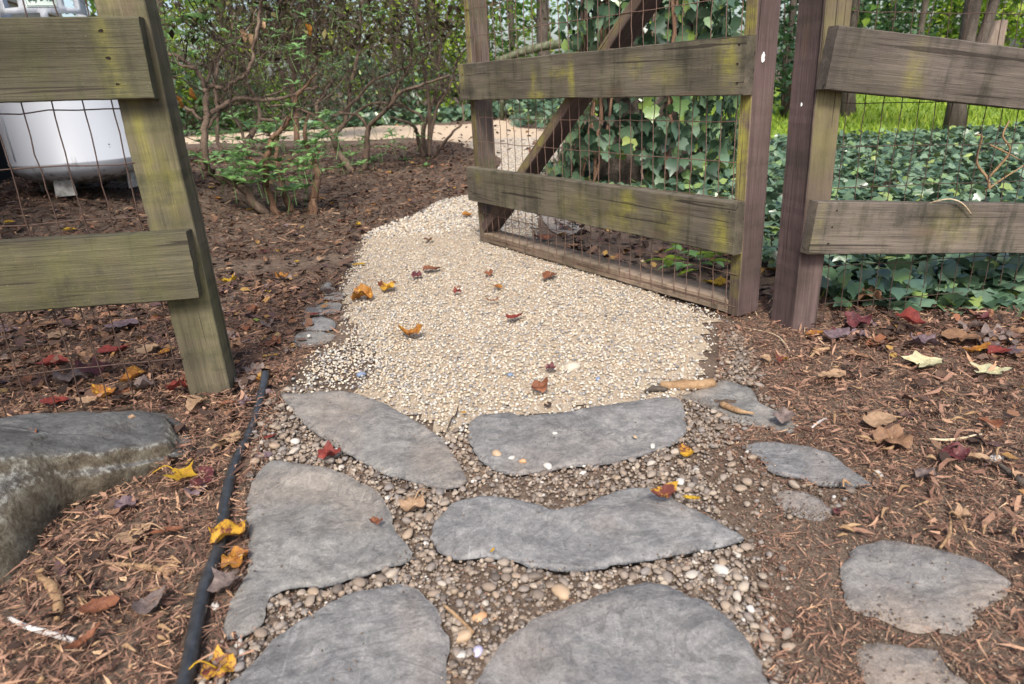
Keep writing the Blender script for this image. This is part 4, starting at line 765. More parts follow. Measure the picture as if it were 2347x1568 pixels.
SM = [((20, 510), 24, 'yellow'), ((157, 527), 26, 'yellow'), ((280, 543), 18, 'yellow'), ((310, 425), 20, 'yellow'), ((820, 516), 24, 'yellow'), ((640, 575), 16, 'yellow'), ((860, 510), 14, 'orange'), ((738, 455), 14, 'yellow'), ((500, 455), 18, 'orange'), ((485, 430), 18, 'yellow'), ((875, 505), 20, 'tan'), ((940, 460), 16, 'orange'), ((575, 480), 20, 'yellow'), ((890, 395), 12, 'yellow'), ((1000, 440), 14, 'orange'), ((760, 468), 16, 'orange'), ((855, 470), 16, 'orange'), ((1040, 432), 14, 'yellow'), ((680, 600), 16, 'yellow'), ((610, 668), 16, 'yellow'), ((590, 735), 20, 'green'), ((845, 440), 14, 'tan'), ((1055, 370), 10, 'orange'), ((920, 430), 12, 'rust')]
NMC = dict(yellow='yellow', orange='orange', tan='tan', green='green', rust='rust', brown='brown')
for (px, py), s, c in SM:
    leaf(px, py, s * 1.15, 'oval', c, f'small {NMC[c]} leaf fallen on the dark mulch bed', .5, .2, group=f'small {NMC[c]} leaves on the dark mulch bed')
nb = 0
while nb < 190:
    px, py = (rng.uniform(0, 1080), rng.uniform(335, 900)) if nb < 130 else (rng.uniform(0, 640), rng.uniform(690, 930))
    p = GT(px, py)
    if not inside(p[None, :2], MM)[0] and not inside(p[None, :2], ML)[0]: continue
    if inside(p[None, :2], grow(PATH, .03))[0] or blocked(p[None, :2])[0]: continue
    leaf(px, py, rng.uniform(.035, .06) * FPX / axial(p), ['oval', 'crumple', 'long'][nb % 3], ['brown', 'brown', 'grey', 'brown', 'grey', 'rust', 'purple'][nb % 7], 'dull dry brown leaf lying in the dark mulch on the left side', .6, .2, group='dull dry leaves in the left mulch'); nb += 1
for k in range(26):
    px, py = rng.uniform(1880, 2346), rng.uniform(730, 830)
    leaf(px, py, rng.uniform(35, 70), ['oval', 'crumple', 'lobed'][k % 3], ['brown', 'grey', 'maroon', 'rust', 'brown', 'purple'][k % 6], 'dry leaf in the brown litter strip along the ivy edge', .7, .2, group='dry leaves along the ivy edge')
# flat litter as a mass
LVV = []
for k in range(8):
    r = np.random.default_rng(90 + k); a = np.linspace(0, 2 * math.pi, 8)[:-1]; q = r.uniform(.3, .52, 7); V = np.array([(0, 0, r.normal(0, .08))] + [(math.cos(t) * s, math.sin(t) * s * .7, r.normal(.06, .09)) for t, s in zip(a, q)])
    LVV.append((V, np.array([(0, 1 + i, 1 + (i + 1) % 7) for i in range(7)])))
def litter(P, smin, smax):
    n = len(P); s = rng.uniform(smin, smax, n); return scatter(LVV, np.column_stack([P, rng.uniform(.006, .02, n) + hgt(P[:, 0], P[:, 1])]), np.stack([s, s, s], 1), euler_mats(rng.uniform(0, 6.28, n), rng.normal(0, .3, n), rng.normal(0, .3, n)))
P = sample(MM, 6500); P = P[~inside(P, PATH) & (P[:, 1] > 2.2)]
P6_ = sample(PATH, 240); P6_ = P6_[~blocked(P6_)]
P2 = np.column_stack([rng.uniform(.25, 1.0, 700), rng.uniform(2.0, 3.9, 700)]); P2 = P2[((P2 - gate_a[:2]) @ gb[:2] > .12) & ~inside(P2, PATH)]
P4_ = rng.uniform((-2.1, 1.2), (-.6, 2.7), (1500, 2)); P4_ = P4_[~inside(P4_, BOULD) & ~inside(P4_, PATH)]; P5_ = np.vstack([rng.uniform((-.95, .6), (-.62, 1.4), (130, 2)), rng.uniform((.7, .7), (1.5, 1.7), (260, 2)), rng.uniform((.85, 1.55), (1.9, 1.85), (420, 2))]); P5_ = P5_[~blocked(P5_) & ~inside(P5_, BOULD)]
P3_ = sample(grow(LANE, .5), 2600); P3_ = P3_[rng.uniform(0, 1, len(P3_)) < np.exp(-dist_poly(P3_, LANE) / .35) * .9 + .06]
V, F = join([litter(P, .025, .06), litter(P2, .025, .06), litter(P4_, .02, .05), litter(P5_, .015, .04), litter(P6_, .006, .02), litter(P3_, .04, .1)]); o = obj('leaf_litter', V, F, M_LITTER); tag(o, 'brown leaf litter under the shrubs and behind the gate', 'leaf litter', kind='stuff')
# bark chips, sticks and twigs
def stick(pts, rad, mat, label, cat='stick', z=.012, sides=7, lift=None, group=None):
    P = np.array([GT(x, y, z) for x, y in pts]); 
    if lift is not None: P[:, 2] += np.array(lift)
    P = catmull(P, 4); n = len(P); r = np.interp(np.linspace(0, 1, n), np.linspace(0, 1, len(rad)), rad); V, F = tube(P, r, sides, True, .08)
    o = obj('stick' if cat == 'stick' else cat.replace(' ', '_'), V, F, mat, smooth=True, loc=P[0]); tag(o, label, cat, group)
stick([(1512, 884), (1560, 883), (1600, 882), (1636, 877)], [.008, .0125, .0135, .012], M_STICK, 'thick short brown stick on the pale flagstone at the gravel rim')
stick([(1478, 897), (1500, 891), (1530, 893)], [.003, .008, .004], M_TRUNK, 'small dark stick left of the thick short stick')
stick([(1652, 925), (1690, 941), (1728, 948)], [.007, .006, .002], M_STICK, 'thin pointed brown stick on the pale weathered flagstone')
stick([(22, 1416), (60, 1436), (110, 1450), (170, 1468)], [.003, .004, .0045, .004], M_GREYTW, 'silvery white twig lying on the bottom left mulch')
stick([(85, 1316), (120, 1345), (135, 1390), (130, 1420)], [.003, .009, .008, .004], M_STICK, 'torn tan bark strip on the bottom left mulch', 'bark strip')
stick([(240, 1290), (330, 1300), (400, 1310)], [.002, .006, .003], M_STICK, 'long tan bark splinter pointing at the hose', 'bark strip')
stick([(480, 1030), (530, 1003), (550, 992)], [.004, .009, .006], M_STICK, 'stubby tan bark chip left of the hose bend', 'bark strip')
stick([(1016, 1385), (1050, 1415), (1085, 1450)], [.002, .003, .002], M_STICK, 'thin twig lying across the bottom joint pebbles')
stick([(1025, 985), (1035, 960), (1045, 950), (1050, 930)], [.0015, .002, .0015, .001], M_TWIG, 'dark little twig between the two upper flagstones')
stick([(0, 812), (40, 800), (90, 790), (110, 780)], [.006, .007, .005, .003], M_TWIG, 'dark grey branch piece at the left edge under the rail')
stick([(1860, 980), (1880, 965), (1895, 958)], [.002, .003, .001], M_GREYTW, 'pale twig between right mulch and flagstones')
stick([(2346, 1110), (2310, 1080), (2290, 1065)], [.006, .005, .003], M_TRUNK, 'dark twig coming in from the right edge')
stick([(2130, 1006), (2180, 1008), (2250, 995)], [.002, .003, .002], M_PALE, 'pale splinter lying in the right mulch', 'bark strip')
stick([(1855, 820), (1872, 805), (1895, 800), (1900, 797)], [.002, .006, .006, .002], M_STICK, 'curved tan bark chip right of the gate post', 'bark strip')
stick([(2155, 1255), (2175, 1225), (2178, 1190)], [.002, .003, .002], M_STICK, 'short forked splinter by the dusty flagstone', 'bark strip')
for k in range(70):
    left = k % 2; px, py = (rng.uniform(20, 480), rng.uniform(1180, 1550)) if left else (rng.uniform(1850, 2340), rng.uniform(820, 1250))
    p = GT(px, py, .014)
    if blocked(p[None, :2])[0] or (left and px > 560 - (py - 1000) * .25 - 40): continue
    a = rng.uniform(0, 6.28); L = rng.uniform(18, 48); c = rng.normal(0, 6)
    stick([(px, py), (px + math.cos(a) * L * .5 + c, py + math.sin(a) * L * .3 + c), (px + math.cos(a) * L, py + math.sin(a) * L * .6)], [.001, rng.uniform(.0018, .004), .001], M_STICK, 'loose bark splinter in the ' + ('left foreground mulch' if left else 'right mulch'), 'bark strip', .014, 5, [.0, .004, .002], 'loose bark splinters ' + ('left' if left else 'right'))
stick([(1762, 718), (1785, 703), (1812, 697), (1830, 715), (1842, 745), (1843, 768)], [.0012, .0016, .0016, .0016, .0014, .001], M_PALE, 'curly dry pale vine arching against the right post foot', 'dry vine', .0, 5, [.0, .03, .045, .04, .02, .005])
stick([(1690, 748), (1770, 765), (1800, 790), (1815, 820)], [.001, .002, .002, .001], M_PALE, 'dry pale runner on mulch at the post feet', 'dry vine', .008, 5)
stick([(1705, 690), (1720, 705), (1735, 728)], [.001, .0016, .001], M_PALE, 'short dry vine leaning on the hinge upright', 'dry vine', .0, 5, [.03, .02, .004])
# vine hung over the lower right rail
rp = lambda px, py: (lambda r: np.array([0, 0, H]) + r * (((Qr + rn * .004 - np.array([0, 0, H])) @ rn) / (r @ rn)))(ray(px, py))
V, F = tube(catmull(np.array([rp(2140, 470), rp(2150, 460), rp(2175, 456), rp(2200, 466), rp(2222, 491)]) + np.outer([-.02, .0, .006, .008, .006], rn), 5), [.0018] * 21, 6); o = obj('dry_vine', V, F, M_PALE, smooth=True, loc=rp(2150, 460)); tag(o, 'pale dry vine hooked over the lower right rail', 'dry vine')
# ================================================================== IVY
def ivy_geo(seed, big=False):
    r = np.random.default_rng(seed); pts = [(0, -.42), (.3, -.47), (.5, -.22), (.37, -.04), (.41, .14), (.2, .25), (0, .58), (-.2, .25), (-.41, .14), (-.37, -.04), (-.5, -.22), (-.3, -.47)]
    V = np.array([(x * r.uniform(.9, 1.1), y * r.uniform(.9, 1.1), -.35 * (x * x + y * y) + .12 * abs(x) + r.normal(0, .02)) for x, y in pts] + [(0, -.3, .0), (0, .15, -.03)]); V[:, 1] += .35
    F = [(12, 0, 1), (12, 1, 2), (12, 2, 3), (12, 3, 13), (13, 3, 4), (13, 4, 5), (13, 5, 6), (13, 6, 7), (13, 7, 8), (13, 8, 9), (12, 13, 9), (12, 9, 10), (12, 10, 11), (12, 11, 0)]
    return V, np.array(F)
IV = [ivy_geo(k) for k in range(8)]
IVM = [mat_green('ivy_leaf_%s' % nm, [(0, c), (1, tuple(min(1, q * 1.25) for q in c))],   .18, .3, .6) for nm, c in zip(('deep', 'mid', 'blue', 'fresh', 'dark', 'mild', 'lime', 'dusk'), ((.04, .08, .048), (.065, .12, .07), (.11, .165, .12), (.11, .19, .07), (.03, .06, .038), (.085, .145, .09), (.17, .25, .06), (.055, .10, .065)))]
def ivy_scatter(P3, smin, smax, az, pitch, roll):
    n = len(P3); s = rng.uniform(smin, smax, n); return scatter(IV, P3, np.stack([s, s, s], 1), euler_mats(az, roll, pitch))
IVYBED = closed_catmull(np.array([(.95, 1.93), (1.15, 1.80), (1.5, 1.78), (2.2, 1.75), (3.2, 1.9), (6.5, 4), (8, 6.0), (5, 6.3), (3.6, 6.5), (2.2, 7.0), (1.3, 6.5), (1.25, 5), (1.0, 4.4), (.55, 4.6), (.4, 5.4), (.25, 5.2), (.55, 3.9), (.75, 3.3), (.85, 2.6)]), 3)
P = sample(IVYBED, 70000); keep = np.clip(2.4 / P[:, 1], .2, 1); P = P[rng.uniform(0, 1, len(P)) < keep]; P = P[:24000]
hh = .05 + .05 * fnoise(P, 1.6, (2, 0, 0)); front = np.clip((P[:, 1] - 1.75) / .25, .25, 1) * np.clip(1.4 - P[:, 1] * .12, .4, 1); z = (hh + rng.uniform(-.03, .07, len(P))) * front; z = np.maximum(z, .012)
V, F = ivy_scatter(np.column_stack([P, z]), np.where(P[:, 1] > 2.3, .034, .04), np.where(P[:, 1] > 2.3, .066, .08), rng.uniform(0, 6.28, len(P)), rng.normal(-.1, .5, len(P)), rng.normal(0, .4, len(P)))
o = obj('ivy_ground_cover', V, F, M_IVY); tag(o, 'dark green ivy covering the ground behind the right fence', 'ivy', kind='stuff')
Pg = sample(poly_w([(1168, 294), (1310, 306), (1330, 250), (1170, 254)]), 1500); zg = rng.uniform(.02, .25, len(Pg))
V, F = ivy_scatter(np.column_stack([Pg, zg]), .08, .15, rng.uniform(0, 6.28, len(Pg)), rng.normal(0, .6, len(Pg)), rng.normal(0, .5, len(Pg))); o = obj('ivy_lane_bed', V, F, M_IVY); tag(o, 'bright patch of ivy beside the lane seen through the gate', 'ivy', kind='stuff')
# second patch of ivy beyond the lane
Pb = np.column_stack([rng.uniform(-4.5, 3.2, 5200), rng.uniform(13.6, 16.5, 5200)]); zb_ = rng.uniform(.02, .35, 5200) * (.5 + .5 * fnoise(Pb, .8))
V, F = ivy_scatter(np.column_stack([Pb, np.maximum(zb_, .03)]), .10, .2, rng.uniform(0, 6.28, 5200), rng.normal(0, .6, 5200), rng.normal(0, .5, 5200)); o = obj('ivy_far_bed', V, F, M_IVY); tag(o, 'ivy and low greenery beyond the cream lane', 'ivy', kind='stuff')
# the ivy plants at the fence foot, with leaves large enough to tell apart
def ivy_plant(label, spots, smin, smax):
    c = GT(*spots[0]); t = thing('ivy_plant', label, 'ivy', (c[0], c[1], 0), 'ivy plants at the foot of the right fence')
    for px, py in spots:
        yb = rng.uniform(1.80, 1.98); p = WP(px, py, yb); p[2] = max(p[2], .02); s = rng.uniform(smin, smax); V, F = ivy_geo(rng.integers(1 << 30))
        M = euler_mats(np.array([rng.uniform(-1.2, 1.2) + math.pi]), np.array([rng.normal(0, .25)]), np.array([rng.uniform(-.9, -.25)]))[0]
        W = (V * s) @ M.T + p; md = obj('leaf', W, F, IVM[rng.integers(0, 8)], t, True)
        V, F = tube(catmull(np.array([p, p * .6 + np.array([p[0], p[1] + .02, 0]) * .4, (p[0] + rng.normal(0, .02), p[1] + .03, 0)]), 3), .001, 4, False); obj('leaf_stalk', V, F, M_LIMELEAF, t)
ivy_plant('ivy plant with the two largest glossy leaves low at the right edge', [(2275, 705), (2280, 735), (2330, 735), (2340, 700), (2320, 660), (2230, 690), (2200, 660), (2300, 625)], .06, .085)
ivy_plant('ivy clump under the lower right rail between post and crimson leaf', [(1900, 615), (1935, 628), (1960, 650), (2000, 640), (2020, 618), (1985, 620), (1925, 650), (1895, 640)], .04, .06)
ivy_plant('ivy clump above the crimson leaf under the lower right rail', [(2060, 620), (2090, 640), (2120, 625), (2150, 650), (2105, 668), (2065, 660), (2140, 690), (2175, 625), (2180, 690)], .045, .065)
# ivy clad tree behind the gate
tb = GT(1500, 438); tr = thing('tree', 'thick tree trunk behind the gate wrapped in ivy', 'tree', (tb[0], tb[1], 0))
zz = np.linspace(-.1, 6.5, 24); pts = np.array([(tb[0] + .06 * math.sin(z * .7), tb[1] + .25, z) for z in zz]); V, F = tube(pts, np.interp(zz, [-.1, .3, 1.2, 6.5], [.38, .3, .25, .2]), 18, True, .05); obj('trunk', V, F, M_TRUNK, tr, True)
iv = thing('climbing_ivy', 'ivy climbing thickly over the tree trunk behind the gate', 'ivy', (tb[0], tb[1] + .25, 0))
n = 4800; zi = rng.uniform(0, 1, n) ** 1.0 * 2.3; a = rng.uniform(0, 2 * math.pi, n); rr = np.interp(zi, [0, .25, .6, 1.2, 2.3], [.56, .52, .43, .37, .33]) + rng.normal(0, .05, n) + .07 * np.sin(a * 5 + zi * 6)
cx_, cy_ = tb[0], tb[1] + .25; P3 = np.column_stack([cx_ + np.cos(a) * rr, cy_ + np.sin(a) * rr, zi]); gap = fnoise(P3, 3.2, (7, 7, 7)); ok = gap > -.3; P3, a = P3[ok], a[ok]
vis = -(np.cos(a) * P3[:, 0] + np.sin(a) * P3[:, 1]) / np.linalg.norm(P3[:, :2], axis=1); order = np.argsort(-vis - rng.uniform(0, .5, len(a)))
s_all = rng.uniform(.05, .098, len(a))
def ivy_mat(ai): return euler_mats(np.array([ai + math.pi / 2 + rng.normal(0, .35)]), np.array([rng.normal(0, .35)]), np.array([rng.uniform(-1.9, -.7)]))[0]
visible = [i for i in order if vis[i] > .25 and P3[i, 2] < 1.35][:300]; vs_ = set(visible)
lm = [mk_mesh('leaf', v, f, m_) for (v, f), m_ in zip(IV, IVM)]
for i in visible:
    m = ivy_mat(a[i]) * s_all[i]; o = link('leaf', lm[rng.integers(0, 8) if rng.uniform() < .8 else rng.integers(0, 6)], iv); p = P3[i] - wl(iv)
    o.matrix_basis = Matrix(((*m[0], p[0]), (*m[1], p[1]), (*m[2], p[2]), (0, 0, 0, 1)))
rest = [i for i in range(len(a)) if i not in vs_]; Mr = np.array([ivy_mat(a[i]) for i in rest]); sr = s_all[rest]
V, F = scatter(IV, P3[rest], np.stack([sr, sr, sr], 1), Mr); tag(obj('ivy_leaves', V, F, M_IVY, iv), kind='stuff')
for k in range(13):
    a0 = rng.uniform(math.pi * .95, math.pi * 1.95); r0 = rng.uniform(.27, .36); zz = np.linspace(0, 2.2, 16); aa = a0 + np.cumsum(rng.normal(0, .07, 16))
    p = np.column_stack([cx_ + np.cos(aa) * np.interp(zz, [0, .5, 2.2], [r0 + .16, r0 + .05, r0]), cy_ + np.sin(aa) * np.interp(zz, [0, .5, 2.2], [r0 + .16, r0 + .05, r0]), zz]); V, F = tube(p, rng.uniform(.005, .014), 5, True); obj('vine_stem', V, F, M_STEMO if k % 3 else M_STEM, iv, True)
# fresh green weed behind the gate bottom
wb = GT(1600, 628); wd = thing('weed_plant', 'light green broad leaved weed behind the gate bottom', 'weed', (wb[0], wb[1], 0))
def blade_leaf(p, d, L, Wd, mat, parent, name='leaf', droop=.35):
    d = np.asarray(d, float); d /= np.linalg.norm(d); sd = np.cross(d, UPV); sd /= np.linalg.norm(sd) + 1e-9; V = []
    for t, w_ in ((0, .08), (.2, .6), (.5, 1), (.8, .62), (1, .03)):
        q = p + d * L * t - UPV * droop * L * t * t; V += [q - sd * Wd * w_ * .5 + UPV * .1 * Wd * w_, q - UPV * .02 * L, q + sd * Wd * w_ * .5 + UPV * .1 * Wd * w_]
    F = [(3 * i + j, 3 * i + j + 1, 3 * i + j + 4, 3 * i + j + 3) for i in range(4) for j in range(2)]
    return (np.array(V), np.array(F)) if name is None else obj(name, np.array(V), np.array(F), mat, parent, True)
for k in range(34):
    px, py = rng.uniform(1525, 1650), rng.uniform(560, 630); p = WP(px, py, wb[1] + rng.uniform(-.1, .25)); p[2] = max(p[2], .03); an = rng.uniform(0, 6.28)
    blade_leaf(p, (math.cos(an), math.sin(an), .3), rng.uniform(.06, .1), rng.uniform(.025, .04), M_LIMELEAF if k % 2 else M_RHODO, wd)
# ================================================================== SHRUBS
def Zm(zx, zy): return 343.6 + zx * .3506, zy * .3506
class Shrub:
    def __init__(s, label, zx, zy):
        s.b = GT(*Zm(zx, zy)); s.t = thing('shrub', label, 'shrub', (s.b[0], s.b[1], float(hgt(s.b[0], s.b[1]))), 'bare branched shrubs on the mulch bed'); s.y0 = s.b[1]; s.tw = []; s.pts = []; s.fol = []
    def stem(s, pts, r0, r1, mat=M_STEM, dy=0.0, dy1=None, ground=True):
        n = len(pts); dys = np.linspace(dy, dy if dy1 is None else dy1, n) + np.concatenate([[0], np.cumsum(rng.normal(0, .035, n - 1))])
        P = np.array([WP(*Zm(x, y), s.y0 + q) for (x, y), q in zip(pts, dys)])
        if ground: P[0][2] = min(P[0][2], float(hgt(P[0][0], P[0][1])) - .02)
        k = axial(s.b) / FPX * .3506; P = catmull(P, 5); m = len(P); P[1:-1] += rng.normal(0, .004, (m - 2, 3)); V, F = tube(P, np.linspace(r0, r1, m) * k, 8, True, .05); obj('stem', V, F, mat, s.t, True); s.pts += list(P[m // 3:]); return P
    def grow(s, p, d, L, r, depth=0):
        n = max(4, int(L / .05)); Q = [p]; d = np.array(d, float)
        for _ in range(n):
            d = d + rng.normal(0, .24, 3) + np.array([0, 0, .07]); d /= np.linalg.norm(d); Q.append(Q[-1] + d * L / n)
        s.tw.append(tube(np.array(Q), np.linspace(r, r * .35, n + 1), 4 if depth else 5, False))
        if depth < 2:
            for _ in range(3 if depth == 0 else 2):
                i = rng.integers(1, n); s.grow(Q[i], d + rng.normal(0, .7, 3), L * rng.uniform(.35, .7), r * .55, depth + 1)
        s.fol += [Q[-1], Q[-2], Q[n // 2]]
    def finish(s, ntw, zmin=.25, nleaf=1200, lsize=.035, up=.5, L=(.25, .7), r=.005, dry=1.0, fz=.75):
        pool = [p for p in s.pts if p[2] > zmin]
        for _ in range(ntw):
            p = pool[rng.integers(0, len(pool))]; d = rng.normal(0, .7, 3); d[2] = abs(d[2]) * .5 + up * rng.uniform(0, 1); s.grow(np.array(p), d, rng.uniform(*L), rng.uniform(.5, 1.1) * r)
        V, F = join(s.tw); tag(obj('twigs', V, F, M_TWIG, s.t), kind='stuff')
        f = np.array([q for q in s.fol if q[2] > fz])
        if len(f) and nleaf:
            P = f[rng.integers(0, len(f), nleaf)] + rng.normal(0, .05, (nleaf, 3)); n = nleaf; q = rng.uniform(.6, 1.3, n) * lsize
            V, F = scatter(QL, P, np.stack([q, q * .5, q], 1), euler_mats(rng.uniform(0, 6.28, n), rng.normal(.4, .6, n), rng.normal(0, .6, n))); tag(obj('foliage', V, F, M_DARKLEAF, s.t), kind='stuff')
QL = [(np.array([(-.5, 0, 0), (0, -.5, .08), (.5, 0, -.05), (0, .5, .1)]), np.array([(0, 1, 2), (0, 2, 3)])), (np.array([(-.5, 0, 0), (.1, -.45, .12), (.5, 0, -.1), (-.1, .5, .06)]), np.array([(0, 1, 2), (0, 2, 3)]))]
def whorl(sh, zx, zy, n, L, dy=0, lime=False):
    c = WP(*Zm(zx, zy), sh.y0 + dy); k = L * 1.5 * axial(c) / FPX * .3506; parts = []
    for i in range(n):
        an = i * 6.28 / n + rng.normal(0, .25); parts.append(blade_leaf(c, (math.cos(an), math.sin(an), rng.uniform(.1, .9)), k * rng.uniform(.75, 1.2), k * .42, None, None, None, .3))
    parts.append(tube(np.array([c, c + [rng.normal(0, .01), rng.normal(0, .01), -.05], c + [rng.normal(0, .03), rng.normal(0, .03), -.13]]), .0018, 4, False))
    V, F = join([(v, np.asarray(f)) for v, f in parts]); obj('leaf_whorl', V, F, M_RHODO, sh.t, True)
A = Shrub('nearest shrub with orange peeling stems and fresh green leaf whorls', 900, 1400)
a1 = A.stem([(760, 1375), (640, 1260), (540, 1190), (430, 1140), (370, 1110), (362, 1040), (355, 900), (370, 770), (362, 640), (365, 585)], 30, 17, M_STEM, 0, .1)
A.stem([(365, 585), (340, 520), (300, 455), (230, 400), (150, 355), (80, 345), (-20, 300), (-120, 260)], 15, 7, dy=.1, ground=False)
A.stem([(300, 455), (230, 435), (190, 420), (180, 370)], 10, 5, dy=.1, ground=False)
A.stem([(372, 590), (390, 572), (440, 570), (490, 580), (550, 540), (620, 490), (650, 460), (670, 350), (695, 220), (718, 90), (722, -20), (735, -200)], 14, 9, dy=.1, ground=False)
A.stem([(365, 780), (430, 720), (540, 660), (650, 645), (760, 655), (880, 640), (1000, 590), (1100, 570)], 17, 9, dy=.08, dy1=.3, ground=False)
A.stem([(378, 840), (470, 730), (560, 680), (700, 640), (800, 620), (900, 570)], 10, 6, dy=.05, dy1=.4, ground=False)
A.stem([(342, 785), (260, 720), (190, 680), (160, 655)], 11, 6, dy=.06, ground=False)
A.stem([(365, 585), (400, 440), (440, 380), (520, 300), (640, 200), (700, 60)], 10, 5, dy=.12, dy1=.3, ground=False)
A.stem([(840, 1390), (775, 1250), (757, 1180), (755, 1060), (790, 980), (797, 910), (840, 870), (900, 800), (935, 740), (950, 670), (985, 600), (1040, 540), (1090, 480)], 24, 5, M_STEMO, -.05, -.1)
A.stem([(800, 905), (770, 870), (735, 845)], 9, 5, M_STEMO, -.05, ground=False)
A.stem([(965, 1440), (905, 1330), (860, 1200), (830, 1060), (835, 900), (900, 760)], 28, 8, M_STEMO, .05, .3)
A.stem([(1045, 1450), (1075, 1280), (1092, 1180), (1085, 1070), (1050, 1000), (1010, 880), (1040, 740)], 30, 9, M_STEMO, 0, .2)
A.stem([(1075, 1470), (1080, 1380), (1070, 1300)], 12, 16, M_STEMO, -.05)
for q in [(560, 1010, 6, 55), (600, 1120, 7, 70), (740, 1180, 6, 70), (800, 1120, 7, 60), (890, 1250, 6, 60), (1000, 1120, 7, 55), (1090, 980, 6, 50), (1120, 900, 7, 50), (820, 830, 6, 50), (760, 830, 5, 60), (240, 230, 6, 80), (300, 120, 6, 80), (1020, 1230, 6, 55), (460, 1130, 6, 55), (310, 1020, 7, 70), (640, 1020, 7, 75), (960, 310, 8, 60), (950, 550, 5, 60), (930, 700, 5, 60), (210, 150, 8, 110), (350, 130, 7, 60), (120, 250, 4, 100), (390, 20, 5, 90), (330, 20, 4, 90), (730, 930, 6, 80), (700, 1090, 8, 95), (500, 1050, 6, 60), (540, 1180, 5, 90), (660, 1200, 6, 80), (540, 1385, 7, 90), (690, 1140, 7, 80), (850, 1060, 7, 60), (960, 1080, 7, 60), (1060, 1000, 7, 60), (950, 1240, 6, 80), (1020, 1170, 7, 60), (1000, 940, 7, 60), (1150, 750, 6, 60), (1080, 940, 7, 60), (870, 1130, 6, 60), (920, 1190, 6, 60), (380, 1070, 5, 60), (210, 880, 4, 70), (650, 1510, 4, 45), (780, 1010, 6, 60), (1030, 1050, 6, 55), (970, 1000, 6, 50)]: whorl(A, *q, dy=rng.uniform(-.25, .1))
for _ in range(46): whorl(A, rng.uniform(430, 1250), rng.uniform(760, 1180), rng.integers(4, 8), rng.uniform(38, 70), dy=rng.uniform(-.2, .9))
for _ in range(40): whorl(A, rng.uniform(60, 1250), rng.uniform(-60, 480), rng.integers(4, 8), rng.uniform(30, 60), dy=rng.uniform(.2, 1.6))
for zx_, zy_, cl_ in ((965 + 60, 200, 'orange'), (600, 230, 'tan'), (645, 265, 'tan'), (735, 190, 'tan'), (265, 620, 'orange'), (180, 665, 'orange')):
    pz_ = WP(*Zm(zx_, zy_), A.y0 + .05); V, F = leaf_geo('oval', .5, .2, int(zx_)); M = euler_mats(np.array([1.5]), np.array([1.2]), np.array([.6]))[0]; obj('dead_leaf', (V * .075) @ M.T + pz_, F, LEAFM[cl_], A.t, True)
A.finish(36, .35, 260, .05, .6, (.3, .8), .0045, fz=1.0)
B = Shrub('second shrub with grey forked stems left of the gate', 1340, 1120)
B.stem([(1330, 1120), (1240, 1000), (1190, 890), (1110, 780), (1090, 700), (1130, 620), (1200, 520)], 24, 9, M_STEM, 0, .3)
B.stem([(1300, 1090), (1230, 960), (1210, 880), (1270, 800), (1300, 700), (1310, 560), (1360, 380), (1370, 200), (1390, 0)], 20, 8, dy=.1, dy1=.2)
B.stem([(1400, 1135), (1420, 1000), (1426, 850), (1480, 780), (1570, 690), (1650, 600), (1800, 550), (1960, 490)], 20, 6, dy=0, dy1=-.4)
B.stem([(1424, 850), (1380, 770), (1290, 740), (1200, 760)], 12, 5, dy=.0, ground=False)
B.stem([(1190, 760), (1300, 700), (1440, 540), (1600, 470), (1780, 400), (1812, 370)], 11, 5, dy=.2, dy1=-.2, ground=False)
B.stem([(1210, 880), (1300, 780), (1450, 680), (1620, 690)], 11, 5, dy=.1, ground=False)
B.stem([(1110, 780), (1000, 720), (900, 690), (760, 700)], 11, 5, dy=.2, dy1=.5, ground=False)
B.stem([(1570, 690), (1620, 560), (1700, 420), (1720, 200)], 9, 5, dy=-.2, ground=False)
for q in [(1160, 740, 6, 45), (1120, 830, 6, 50), (1480, 100, 7, 60), (1400, 60, 6, 55), (1380, 1080, 6, 50), (1320, 1020, 5, 50), (1450, 1050, 5, 40), (1510, 960, 5, 40), (1250, 1080, 5, 40), (1260, 150, 4, 50), (740, 20, 4, 50)]: whorl(B, *q, dy=rng.uniform(-.3, .1))
for _ in range(46): whorl(B, rng.uniform(1000, 1800), rng.uniform(760, 1130), rng.integers(4, 8), rng.uniform(24, 44), dy=rng.uniform(-.3, .9))
for _ in range(26): whorl(B, rng.uniform(1100, 2000), rng.uniform(0, 600), rng.integers(4, 8), rng.uniform(30, 50), dy=rng.uniform(-.3, .9))
B.finish(70, .3, 500, .07, .6, (.4, 1.1), .006, fz=.95)
Cs = Shrub('far shrub of thin splayed stems just left of the gate end', 1810, 1030)
Cs.stem([(1790, 1035), (1750, 900), (1720, 820), (1640, 790), (1555, 765)], 15, 6, dy=0, dy1=-.2)
Cs.stem([(1800, 1030), (1780, 900), (1770, 760), (1650, 690), (1560, 560)], 13, 5, dy=.1)
Cs.stem([(1820, 1030), (1850, 820), (1880, 700), (1960, 560), (2000, 400)], 13, 5, dy=0)
Cs.stem([(1835, 1010), (1920, 940), (1980, 860), (2040, 800), (2045, 650)], 12, 4, dy=-.1)
Cs.stem([(1810, 1010), (1830, 800), (1800, 500), (1760, 250), (1740, 0)], 16, 9, dy=.15)
Cs.stem([(1790, 1020), (1800, 820), (1870, 600), (1900, 300), (1960, 50)], 12, 5, dy=.3)
Cs.finish(50, .45, 420, .08, .7, (.5, 1.3), .006, fz=1.1)
Ds = Shrub('shadowed shrub behind the nearest shrub with crooked grey stems', 560, 1060)
Ds.stem([(445, 1115), (470, 1000), (440, 900), (445, 720), (430, 600), (440, 400), (520, 250), (560, 60)], 15, 8, dy=0, dy1=.2)
Ds.stem([(620, 985), (640, 930), (690, 840), (720, 780), (700, 660), (640, 560), (600, 480)], 22, 8, dy=.4)
